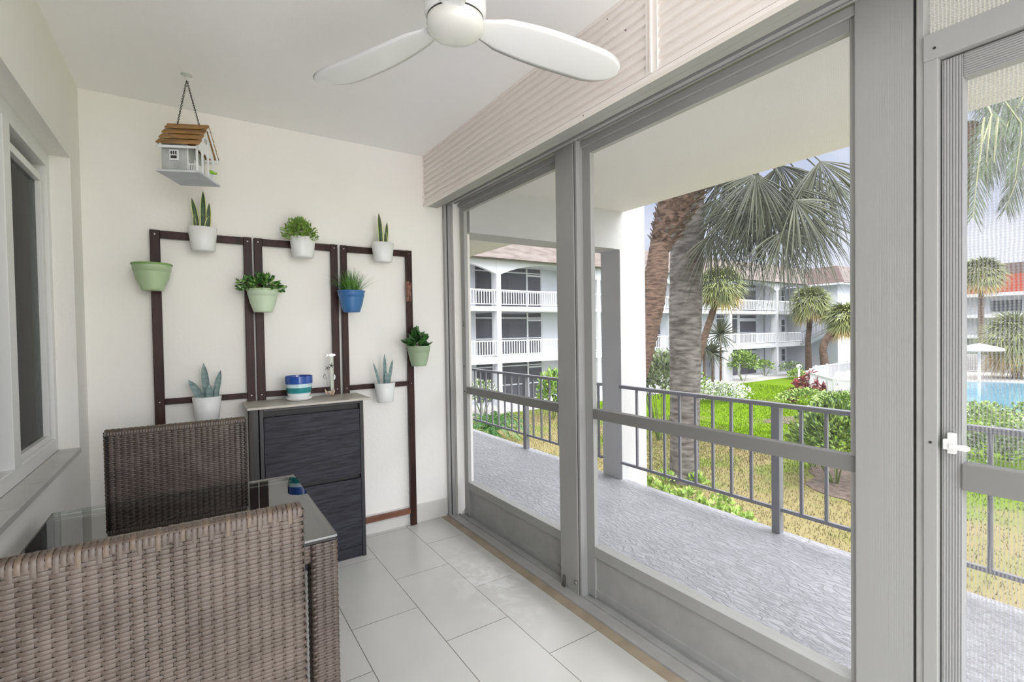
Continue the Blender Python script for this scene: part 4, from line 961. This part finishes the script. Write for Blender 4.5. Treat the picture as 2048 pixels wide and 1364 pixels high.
# ------------------------------------------------------------------ smaller palms
def palm(base, pts, rads, crown, rad, n, label, mt='trunkb', mix=.25, nseg=16, w=.035, mts=('frondo', 'frondy'), lo=-.9):
    t = thing('palm_tree', tuple(base), label, 'palm tree')
    trunk('trunk', [base-Z*.1]+pts, rads, mt, t, 12, rings=.01, step=.15)
    m = M(); fan_crown(m, crown, rad, n, mi=lambda e: 1 if (e < -.45 and R.random() < mix*2) else 0, nseg=nseg, w=w, lo=lo); m.build('crown', list(mts), t)
    return t
b_ = gp(1392, 812); d_ = (b_-CAM).dot(F); 
palm(b_, [at(1392, 740, d_), at(1407, 680, d_), at(1425, 625, d_), at(1437, 590, d_)], [.20, .19, .18, .17, .17], at(1441, 572, d_), 1.55, 70, 'fan palm with yellow-green crown and thin leaning trunk right of the thick grey trunk', mix=.35)
b_ = gp(1617, 752); d_ = (b_-CAM).dot(F)
palm(b_, [at(1617, 720, d_), at(1616, 680, d_), at(1620, 640, d_), at(1621, 615, d_)], [.26, .23, .20, .20, .22], at(1622, 606, d_), 2.05, 80, 'upright fan palm with round crown before the building corner', w=.05)
b_ = Vector((*at(1650, 722, 37).xy, G)); d_ = 37
palm(b_, [at(1649, 725, d_), at(1645, 695, d_), at(1656, 672, d_), at(1681, 652, d_)], [.30, .28, .26, .24, .24], at(1694, 638, d_), 1.95, 80, 'fan palm on a strongly bent dark trunk beside the outdoor stairs', w=.055, mix=.4)
b_ = gp(2035, 757); d_ = (b_-CAM).dot(F)
palm(b_, [at(2035, 730, d_), at(2038, 690, d_)], [.3, .25, .25], at(2036, 676, d_), 2.9, 90, 'low wide palm with drooping fronds behind the pool', w=.05, mix=.3, lo=-1.2)
b_ = Vector((*at(1962, 700, 50).xy, G)); d_ = 50
palm(b_, [at(1962, 640, d_), at(1962, 560, d_)], [.3, .25, .25], at(1962, 548, d_), 2.5, 70, 'tall distant palm before the building with the orange-red roof band', w=.07, mix=.5)

# ------------------------------------------------------------------ shrubs and flowers
def pick(a, b, p): return lambda q: a if R.random() < p else b
c = gp(1322, 880); shrub('shrub', (c.x, c.y, -.80), 1.25, 1.25, 1.35, 1700, .24, .032, ['bush', 'shrubl'], 'tall grey-green shrub between pillar and thick grey trunk', mi=pick(0, 1, .85), stems=12)
c = gp(1378, 830); shrub('shrub', (c.x+1.2, c.y+1, -1.6), 1.2, 1.2, 1.0, 420, .22, .035, ['shrub', 'shrubl'], 'mixed green shrub just right of the thick grey trunk', mi=pick(0, 1, .6))
for lb, (hx_, hy_, s_, n_), in (('dark spiky yucca head in front of the white building wall', (1441, 668, .95, 90)), ('second dark spiky yucca, lower and left of the taller one', (1425, 705, .8, 70)), ('third small yucca low beside the leaning palm trunk', (1408, 695, .7, 60))):
    d_ = 30; s_ *= 1.22; c = at(hx_, hy_, d_); t = thing('yucca', (c.x, c.y, G), lb, 'yucca', 'yuccas by the building')
    M().tube([(c.x, c.y, G), tuple(c)], [.09, .06], 8).build('stem', 'trunkb', t)
    m = M()
    for k in range(n_):
        az = R.uniform(0, 2*PI); e = R.uniform(-1.1, 1.5); d = Vector((cos(az)*cos(e), sin(az)*cos(e), sin(e)))
        leaf_strip(m, c, d, s_*R.uniform(.9, 1.25), .045, (0, 0, -.10), (0, 0, 0, 0), n=3, wpro=lambda u: .6+.5*u-1.08*u*u, side=d.cross(F))
    m.build('leaf_rosette', 'frond', t)
c = gp(1440, 800)
t = shrub('flower_bed', (c.x, c.y, G+.3), 2.6, 1.3, .75, 1500, .17, .045, ['flow', 'shrubl', 'shrub', 'flowl'], 'mound of white flowering plants with lilac blooms at the lawn edge', 'flowers', mi=lambda p: (3 if (p.x > c.x+.9 and R.random() < .5) else 0) if R.random() < .5 else (1 if R.random() < .6 else 2), stems=0)
c = gp(1487, 762); shrub('shrub', (c.x, c.y, G+1.25), 1.3, 1.3, 1.15, 700, .26, .06, ['shrub', 'shrubl'], 'round bright green shrub before the ground floor screened porch', mi=pick(0, 1, .55))
c = gp(1530, 752); shrub('shrub', (c.x, c.y, G+.7), 1.0, .8, .7, 260, .22, .04, ['shrubl', 'shrub'], 'low thin yellow-green shrub left of the white corner column', mi=pick(0, 1, .5))
c = gp(1582, 752); shrub('shrub', (c.x, c.y, G+.6), 1.5, .9, .65, 380, .22, .035, ['bush', 'shrubl'], 'low greyish shrub right of the white corner column', mi=pick(0, 1, .7))
c = gp(1593, 758); shrub('shrub', (c.x, c.y, G+.3), 1.0, .7, .5, 300, .2, .05, ['shrubl', 'shrub'], 'small bright shrub beside the white garden lamp', mi=pick(0, 1, .7), stems=0)
c = gp(1640, 738); shrub('hedge', (c.x, c.y, G+.6), 3.0, 1.0, .8, 700, .25, .06, ['shrub', 'shrubl'], 'low dark hedge at the foot of the stairs', 'hedge', mi=pick(0, 1, .75), stems=0)
# maroon plants, individually
for (x, y, h) in ((1594, 790, 1.3), (1606, 782, 1.5), (1622, 783, 2.0), (1634, 790, 1.2), (1647, 796, 1.2), (1612, 796, 1.1), (1583, 806, .8)):
    c = gp(x, y); t = thing('maroon_plant', tuple(c), 'maroon broad-leaved plant among the bed behind the yellow-green hedge', 'plant', 'maroon plants in the bed')
    m = M()
    for k in range(46):
        az = R.uniform(0, 2*PI); e = R.uniform(-.1, 1.5); d = Vector((cos(az)*cos(e), sin(az)*cos(e), sin(e)))
        leaf_strip(m, c+Z*(h*R.uniform(.1, .6)), d, R.uniform(.3, .55), .07, (0, 0, -.12), (0, 0, 0, 0), n=3, wpro=lambda u: .3+1.6*u-1.85*u*u, side=d.cross(F))
    m.tube([c, c+Z*h*.6], .03, 5); m.build('foliage', 'red', t)
# hedge along the pool deck
for k, (x, y, rx, ry, rz, n_, pr, lb) in enumerate(((1612, 812, 1.9, 1.2, .45, 700, .35, 'yellow-green clipped hedge at the left end, below the maroon plants'), (1680, 825, 1.9, 1.3, .55, 700, .6, 'mottled green hedge left of the wide grey post'), (1790, 860, 2.4, 1.4, .8, 500, .6, 'hedge section hidden behind the wide grey post'), (1960, 868, 2.2, 1.2, .75, 900, .35, 'yellow-green hedge below the pool, seen through the screen door'), (2060, 872, 2.0, 1.2, .75, 600, .4, 'yellow-green hedge at the right picture edge below the pool'))):
    c = gp(x, y); shrub('hedge', (c.x, c.y, G+.45), rx, ry, rz, n_, .16, .04, ['shrub', 'shrubl'], lb, 'hedge', mi=pick(0, 1, pr), stems=0)
c = gp(1672, 965); shrub('shrub', (c.x, c.y, G+1.0), 1.3, 1.1, 1.15, 1900, .20, .042, ['shrub', 'shrubl'], 'big leafy green shrub on brown mulch left of the wide grey post', mi=pick(0, 1, .6), stems=10)
c = gp(1625, 935); shrub('shrub', (c.x, c.y, G+.55), .5, .5, .55, 260, .16, .03, ['bush', 'shrubl'], 'small greyish shrub at the left of the big leafy shrub', mi=pick(0, 1, .75))
c = gp(1975, 935); shrub('shrub', (c.x, c.y, G+.5), 1.8, .8, .65, 900, .15, .035, ['shrub', 'bush'], 'dark shrub behind the railing, seen through the screen door', mi=pick(0, 1, .6), stems=0)
c = gp(2060, 935); shrub('shrub', (c.x, c.y, G+.5), 1.2, .8, .65, 500, .15, .035, ['shrub', 'bush'], 'dark shrub at the right picture edge behind the railing', mi=pick(0, 1, .6), stems=0)
c = gp(1105, 838); shrub('shrub', (c.x, c.y, G+1.1), .75, .75, 1.25, 520, .26, .05, ['leaf', 'shrubl'], 'upright leafy shrub left of the middle grey post', mi=pick(0, 1, .35))
c = gp(966, 830); shrub('shrub', (c.x, c.y, G+.9), .9, .9, .9, 420, .22, .045, ['shrub', 'flow', 'shrubl'], 'shrub with pale blooms near the left jamb', mi=lambda p: R.choice((0, 0, 2, 1)))
# feathery cycad left
c = gp(985, 885); t = thing('cycad', (c.x, c.y, G), 'dark feathery cycad behind the left railing', 'cycad')
M().tube([c, c+Z*.5], [.16, .14], 10).build('trunk', 'trunkb', t)
m = M()
for k in range(30):
    az = 2.4*k; e = 1.25-.045*k; p0 = c+Z*.5; L_ = 1.35; h_ = Vector((cos(az), sin(az), 0))
    feather(m, [p0, p0+h_*L_*.35*cos(e)+Z*L_*.35*sin(e), p0+h_*L_*.75*cos(e*.6)+Z*L_*.45*sin(e), p0+h_*L_*1.05+Z*(L_*.3*sin(e)-.25)], .22, 30, .010, .3, 0)
m.build('fronds', ['leaf', 'shrub'], t)
# leafy weeds under the railing
for k, (x, y) in enumerate(((1300, 985), (1325, 1000), (1350, 1012), (1378, 1008), (1405, 1030), (1432, 1040), (1462, 1050), (1395, 975), (1330, 970), (1490, 1064), (1445, 1018))):
    c = gp(x, y); t = thing('weed_plant', tuple(c), 'low leafy green weed on the lawn close to the walkway edge', 'plant', 'weeds along the walkway')
    m = M(); tuft(m, (c.x, c.y, G+.16), .30, .30, .24, 60, .15, .034, 0, .5); m.build('foliage', ['shrubl'], t)

# garden lamp
c = gp(1598, 768); t = thing('garden_lamp', tuple(c), 'small white garden lamp post behind the maroon plants', 'lamp')
M().tube([c, c+Z*1.1], .07, 10).build('pole', 'lampw', t); M().ell((c.x, c.y, G+1.25), (.18, .18, .16), 12, 8).build('lamp_head', 'lampw', t, smooth=True); M().tube([c+Z*1.25-F*.16, c+Z*1.25-F*.19], .07, 10).build('lamp_glass', 'dark', t)

# pool fences
def fence(pts, label, gap=.11, h=1.2):
    t = thing('pool_fence', (pts[0][0], pts[0][1], G), label, 'fence')
    for (a, b) in zip(pts, pts[1:]):
        a = Vector((*a, 0)); b = Vector((*b, 0)); L_ = (b-a).length; d = (b-a)/L_; nrm = Vector((-d.y, d.x, 0))
        Xf = Matrix(((d.x, nrm.x, 0, a.x), (d.y, nrm.y, 0, a.y), (0, 0, 1, G), (0, 0, 0, 1)))
        m = M(); m.box(0, L_, -.02, .02, h-.10, h, X=Xf); m.box(0, L_, -.02, .02, .08, .16, X=Xf)
        for k in range(int(L_/gap)): m.box(k*gap, k*gap+.035, -.012, .012, .1, h-.05, X=Xf)
        m.build('fence_panel', 'fence', t)
        for k in range(int(L_/2)+1): M().box(k*2-.05, k*2+.05, -.05, .05, 0, h+.06, X=Xf).build('fence_post', 'fence', t)
fence([(33.2, 12.4), (38.2, 14.1), (46.5, 14.6)], 'white picket fence at the far side of the pool deck')
fence([(33.2, 12.4), (29.4, 9.2), (28.9, 5.6)], 'white picket fence on the near side of the pool deck behind the hedge')
a_, b2_ = gp(1925, 743), gp(1972, 745); fence([(a_.x, a_.y), (b2_.x, b2_.y)], 'white fence section behind the white pool umbrella', h=1.5)
# umbrellas
c = gp(1958, 760); t = thing('pool_umbrella', tuple(c), 'open white parasol at the pool side, seen through the screen door', 'umbrella')
dd_ = (c-CAM).dot(F); ztop = at(1958, 687, dd_).z
M().tube([c, Vector((c.x, c.y, ztop))], .09, 8).build('pole', 'lampw', t)
M().lathe([(.001, ztop+.02), (.5, ztop-.10), (1.35, ztop-.36), (1.36, ztop-.52), (1.33, ztop-.52), (1.32, ztop-.38), (.001, ztop-.04)], (c.x, c.y, 0), 16).build('canopy', 'canvas', t)
c = gp(1709, 752); t = thing('pool_umbrella', tuple(c), 'folded blue parasol at the edge of the wide grey post', 'umbrella')
M().tube([c, c+Z*2.9], .05, 6).build('pole', 'lampw', t); M().lathe([(.001, .7), (.30, .72), (.26, 1.5), (.14, 2.5), (.05, 2.8), (.001, 2.82)], tuple(c), 12).build('canopy', 'blue', t, smooth=True)
for (x, y) in ((1668, 772), (1690, 768), (1680, 786), (1704, 783)):
    c = gp(x, y); t = thing('pool_lounger', tuple(c), 'white lounger on the pool deck inside the picket fence', 'lounger', 'white loungers on the pool deck')
    m = M(); m.box(c.x-.9, c.x+.5, c.y-.3, c.y+.3, G+.32, G+.38); m.prism([(c.x+.5, c.y-.3, G+.35), (c.x+1.0, c.y-.3, G+.85), (c.x+1.0, c.y-.3, G+.90), (c.x+.5, c.y-.3, G+.40)], (0, .6, 0)); m.build('seat', 'fence', t)
    m = M()
    for sx in (-.8, .4):
        for sy in (-.28, .25): m.box(c.x+sx, c.x+sx+.04, c.y+sy, c.y+sy+.04, G, G+.33)
    m.build('legs', 'fence', t)

# ================================================================== APARTMENT BUILDING ACROSS THE COURTYARD
YF, YW, YB = 19.0, 20.6, 22.4
ab = thing('apartment_building', (30, YF, G), 'white three-storey apartment building with arched top galleries and shingled mansard roof', 'building')
cols = [.0, 7.1, 14.1, 21.35, 28.3, 35.3, 42.1, 47.0]
FL = [(G, -.43), (-.09, 2.38), (2.63, 5.15)]
X0, X1 = -1.0, 47.0
for z0, z1 in ((-.43, -.09), (2.38, 2.63)): M().box(X0, X1, YF-.08, YW+.1, z0, z1).build('gallery_slab', 'bw', ab)
M().box(X0, X1, YF+.1, YW+.1, G-.05, G+.08).build('gallery_slab', 'bw', ab)
M().box(X0, X1, YF, YW+4, 5.0, 5.2).build('roof_soffit', 'bw', ab)
for x in cols[1:-1]: M().box(x-.13, x+.13, YF-.12, YF+.35, G, 5.1).build('column', 'bw', ab)
M().box(34.1, 35.25, YF-.25, YF+.5, G, -.40).build('entrance_pier', 'bw', ab)
for a, b in zip(cols, cols[1:]):
    pts = [(a, 5.12), (a, 4.30)]; hb = (b-a)/2
    for k in range(1, 24):
        u = k/24; q = min(u, 1-u)*2; pts.append((a+(b-a)*u, 4.25+.74*(1-(1-min(1, q*1.0))**2.0)**.85))
    pts += [(b, 4.30), (b, 5.12)]
    M().prism([(x, YF-.1, z) for x, z in pts], (0, .22, 0)).build('arch', 'bw', ab)
# openings of the rear wall per storey: (x0, x1, kind)
lan = [(2.5, 6.6), (9.0, 12.3), (13.55, 14.75), (15.0, 18.25), (27.2, 29.2), (36.0, 41.9), (43.0, 43.2)]
wins = [(21.9, 22.7), (33.0, 33.45), (44.6, 45.2), (46.0, 46.5)]
for fi, (z0, z1) in enumerate(FL):
    zt = z1 if fi < 2 else 5.05
    xs2 = [X0]+[v_ for l_ in lan for v_ in l_]+[X1]
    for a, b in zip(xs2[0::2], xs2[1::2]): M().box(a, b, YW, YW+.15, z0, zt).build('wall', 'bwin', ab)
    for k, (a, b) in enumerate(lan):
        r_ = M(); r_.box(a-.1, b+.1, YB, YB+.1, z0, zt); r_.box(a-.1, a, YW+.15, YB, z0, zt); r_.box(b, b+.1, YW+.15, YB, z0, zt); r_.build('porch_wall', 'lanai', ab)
        if b-a < .5: continue
        f_ = M(); f_.box(a+.07, b-.07, YW+.02, YW+.08, zt-.35, zt-.28); f_.box(a+.07, b-.07, YW+.02, YW+.08, z0+.92, z0+.99); f_.box(a+.001, a+.07, YW+.015, YW+.085, z0, zt-.001); f_.box(b-.07, b-.001, YW+.015, YW+.085, z0, zt-.001)
        if k == 3: f_.box(b-1.15, b-1.05, YW-.01, YW+.08, z0, zt); f_.box(b-1.05, b-.07, YW-.01, YW+.08, zt-.50, zt-.40)
        if k == 5: f_.box(38.95, 39.3, YW, YW+.08, z0, zt); f_.box(39.3, b, YW, YW+.08, zt-.55, zt-.35)
        if k == 4: f_.box(a-.1, a+.3, YW, YW+.08, z0, zt)
        fo = f_.build('porch_frame', 'bw', ab)
        M().box(a, b, YW+.045, YW+.05, z0+.05, zt).build('porch_screen', 'bscreen', fo)
        M().box((a+b)/2-.45, (a+b)/2+.35, YB-.05, YB+.01, z0+.9, z0+1.95).build('window', 'bglass', ab)
    for k, (a, b) in enumerate(wins):
        zz0, zz1 = z0+.95, z0+2.05
        fo = M().box(a-.06, b+.06, YW-.04, YW, zz0-.06, zz1+.06).build('window', 'bw', ab)
        pn = M(); pn.box(a, b, YW-.055, YW-.03, zz0, (zz0+zz1)/2-.04); pn.box(a, b, YW-.055, YW-.03, (zz0+zz1)/2+.03, zz1); pn.build('pane', 'bglass', fo)
    M().box(45.35, 45.85, YW-.04, YW+.02, z0, z0+2.0).build('entrance_door', 'bw', ab)
    if fi:
        for a, b in zip(cols, cols[1:]):
            m = M(); m.box(a+.13, b-.13, YF-.02, YF+.02, z0+.84, z0+.90); m.box(a+.13, b-.13, YF-.015, YF+.015, z0+.10, z0+.14)
            n_ = int((b-a-.26)/.16)
            for k in range(n_): xx = a+.13+(b-a-.26)*(k+.5)/n_; m.box(xx-.016, xx+.016, YF-.012, YF+.012, z0+.1, z0+.86)
            m.build('railing', 'brail', ab)
# decorative arch and plaques on one porch wall
m = M(); m.prism([(16.3+.28*cos(PI*k/10), YB-.03, 1.85+.32*sin(PI*k/10)) for k in range(11)], (0, .02, 0)); m.box(15.75, 16.05, YB-.02, YB, 1.2, 1.5); m.box(15.65, 16.15, YB-.02, YB, .85, 1.08); m.build('wall_decor', 'bwin', ab)
# mansard roof with overhang
def mans(pts_b, pts_t, mt):
    M().face([*pts_b, *reversed(pts_t)]).build('mansard_roof', mt, ab, solid=.12)
mans([(X0, 18.45, 5.17), (46.4, 18.45, 5.05)], [(X0, 19.4, 6.70), (47.6, 19.4, 6.62)], 'roof')
mans([(46.4, 18.45, 5.0), (46.4, 15.55, 5.0)], [(47.5, 19.4, 6.55), (47.3, 16.4, 6.55)], 'roofd')  # side slope in the darker copy, its shade painted in
mans([(46.4, 15.55, 5.0), (52.5, 15.55, 5.0)], [(47.3, 16.4, 6.55), (52.0, 16.4, 6.55)], 'roof')
M().box(X0, 54, 19.4, 26, 6.4, 6.55).build('flat_roof', 'roof', ab)
M().box(46.4, 52.5, 15.6, 19.4, 4.85, 5.0).build('roof_soffit', 'bw', ab)
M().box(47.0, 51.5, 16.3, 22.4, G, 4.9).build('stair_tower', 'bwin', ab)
# stairs along the tower wall
A_ = on(1619, 684, 'x', 46.0); B_ = on(1664, 661, 'x', 46.0)
dirv = (B_-A_); m = M()
for k in range(-3, 17):
    p = A_+dirv*(k/11); 
    if p.z > 2.5 or p.z < -2.6: continue
    m.box(45.4, 46.95, p.y+dirv.y/11, p.y, p.z, p.z+.22)
m.build('staircase', 'bwin', ab)
m = M(); q0, q1 = A_-dirv*.25, A_+dirv*1.4
m.tube([(45.4, q0.y, q0.z+1.05), (45.4, q1.y, q1.z+1.05)], .03, 5); m.tube([(45.4, q0.y, q0.z+.3), (45.4, q1.y, q1.z+.3)], .02, 5)
for k in range(26): p = q0.lerp(q1, k/25); m.tube([(45.4, p.y, p.z+.2), (45.4, p.y, p.z+1.05)], .015, 4)
m.build('stair_railing', 'rail', ab)
# second wing further right
w2_ = thing('apartment_building', (60, 19.5, G), 'white arched building wing beyond the stairs, left of the wide grey post', 'building')
for z0, z1 in ((-.43, -.09), (2.38, 2.63), (-2.5, -2.25)): M().box(51.5, 78, 19.3, 21.5, z0, z1).build('gallery_slab', 'bw', w2_)
M().box(51.5, 78, 21.3, 21.6, G, 5.1).build('wall', 'bwin', w2_)
cx_ = [53.4, on(1687, 640, 'y', 19.5).x, 66.5, 73.5]
for x in cx_: M().box(x-.15, x+.15, 19.3, 19.7, G, 5.1).build('column', 'bw', w2_)
for a, b in zip(cx_, cx_[1:]):
    pts = [(a, 5.12), (a, 4.2)]
    for k in range(1, 16): u = k/16; q = min(u, 1-u)*2; pts.append((a+(b-a)*u, 4.15+.8*(1-(1-q)**2.0)**.85))
    pts += [(b, 4.2), (b, 5.12)]; M().prism([(x, 19.35, z) for x, z in pts], (0, .2, 0)).build('arch', 'bw', w2_)
    for z0 in (-2.25, -.09, 2.63):
        m = M(); m.box(a+.15, b-.15, 19.38, 19.42, z0+.84, z0+.9)
        for k in range(30): xx = a+.2+(b-a-.4)*k/29; m.box(xx-.02, xx+.02, 19.39, 19.41, z0, z0+.86)
        m.build('railing', 'brail', w2_)
        M().box(a+2, a+3, 21.25, 21.31, z0+.2, z0+2.0).build('window', 'bglass', w2_)
        M().box(a+4, a+5, 21.25, 21.31, z0+.9, z0+2.0).build('window', 'bglass', w2_)
M().face([(51, 18.8, 5.1), (78, 18.8, 5.1), (78, 19.8, 6.6), (51, 19.8, 6.6)]).build('mansard_roof', 'roof', w2_, solid=.12)
# far building with the orange-red roof band
fb = thing('apartment_building', (82, 0, G), 'distant building with orange-red roof band behind the pool', 'building')
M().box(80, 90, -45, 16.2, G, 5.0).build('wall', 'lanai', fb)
M().box(79.2, 80.2, -45, 16.5, 4.9, 7.0).build('roof_band', 'roofr', fb); M().box(79.6, 90, -45, 16.5, 7.0, 8.3).build('roof', 'roofd', fb)
for z0, z1 in ((-.45, -.05), (2.0, 2.4), (4.5, 4.9)): M().box(78.6, 80, -45, 16.2, z0, z1).build('gallery_slab', 'bw', fb)
for k in range(9): M().box(78.6, 79.0, 15.8-k*6.2, 16.2-k*6.2, G, 4.9).build('column', 'bw', fb)
for z0 in (.6, 3.0):
    for k in range(8): M().box(79.95, 80.05, 11.0-k*6, 13.6-k*6, z0-.3, z0+1.0).build('window', 'bglass', fb)
M().box(56, 56.2, -20, 12.5, G, G+1.3).build('garden_wall', 'path', label='low grey wall behind the white pool umbrella', cat='wall')
#OUTDOOR_END
# ------------------------------------------------------------------ world and sun
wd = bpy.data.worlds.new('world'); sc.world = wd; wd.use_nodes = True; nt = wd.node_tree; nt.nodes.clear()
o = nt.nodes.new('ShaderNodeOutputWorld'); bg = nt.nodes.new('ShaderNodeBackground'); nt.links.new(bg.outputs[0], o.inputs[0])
tc = nt.nodes.new('ShaderNodeTexCoord')
mp = nt.nodes.new('ShaderNodeMapping'); mp.inputs['Scale'].default_value = (1, 1, 2.6); nt.links.new(tc.outputs['Generated'], mp.inputs[0])
nz = nt.nodes.new('ShaderNodeTexNoise'); nz.inputs['Scale'].default_value = 2.6; nz.inputs['Detail'].default_value = 7; nz.inputs['Roughness'].default_value = .55; nt.links.new(mp.outputs[0], nz.inputs['Vector'])
cr = nt.nodes.new('ShaderNodeValToRGB'); cr.color_ramp.elements[0].position = .38; cr.color_ramp.elements[0].color = (.36, .40, .52, 1); cr.color_ramp.elements[1].position = .62; cr.color_ramp.elements[1].color = (.60, .62, .68, 1)
nt.links.new(nz.outputs['Fac'], cr.inputs[0])
# sky brightened behind the viewer, out of view, to light the room
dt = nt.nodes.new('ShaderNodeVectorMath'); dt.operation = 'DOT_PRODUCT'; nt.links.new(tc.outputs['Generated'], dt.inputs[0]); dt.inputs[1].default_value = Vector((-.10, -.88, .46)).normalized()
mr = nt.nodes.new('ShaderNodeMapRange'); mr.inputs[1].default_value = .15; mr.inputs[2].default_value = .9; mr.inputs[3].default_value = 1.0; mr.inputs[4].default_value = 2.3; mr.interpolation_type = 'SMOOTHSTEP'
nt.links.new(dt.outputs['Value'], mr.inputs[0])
# sky raised overhead too, above its visible part, for more room light
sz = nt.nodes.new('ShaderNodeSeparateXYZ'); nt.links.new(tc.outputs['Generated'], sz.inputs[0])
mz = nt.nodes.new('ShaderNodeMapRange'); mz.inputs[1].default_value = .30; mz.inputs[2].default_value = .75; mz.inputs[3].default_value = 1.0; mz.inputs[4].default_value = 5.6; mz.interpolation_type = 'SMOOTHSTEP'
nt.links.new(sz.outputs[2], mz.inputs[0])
mc_ = nt.nodes.new('ShaderNodeMapRange'); mc_.inputs[1].default_value = .28; mc_.inputs[2].default_value = .6; nt.links.new(sz.outputs[2], mc_.inputs[0])
mcol = nt.nodes.new('ShaderNodeMix'); mcol.data_type = 'RGBA'; nt.links.new(mc_.outputs[0], mcol.inputs[0]); nt.links.new(cr.outputs[0], mcol.inputs[6]); mcol.inputs[7].default_value = (.540, .538, .540, 1)
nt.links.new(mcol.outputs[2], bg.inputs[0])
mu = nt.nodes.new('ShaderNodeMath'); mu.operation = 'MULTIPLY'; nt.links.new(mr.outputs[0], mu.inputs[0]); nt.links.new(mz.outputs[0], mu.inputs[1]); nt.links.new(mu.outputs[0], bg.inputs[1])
sn = bpy.data.lights.new('sun', 'SUN'); sn.energy = .5; sn.angle = math.radians(24); sn.color = (1, .96, .9)
so = bpy.data.objects.new('sun', sn); COL.objects.link(so); so.rotation_euler = Vector((-.08, 1, -.10)).to_track_quat('-Z', 'Y').to_euler()
sc.view_settings.view_transform = 'Standard'; sc.view_settings.look = 'None'; sc.view_settings.exposure = .72; sc.view_settings.gamma = 1; sc.view_settings.use_curve_mapping = False
sc.cycles.max_bounces = 10; sc.cycles.diffuse_bounces = 6; sc.cycles.transparent_max_bounces = 24; sc.cycles.caustics_reflective = False; sc.cycles.caustics_refractive = False
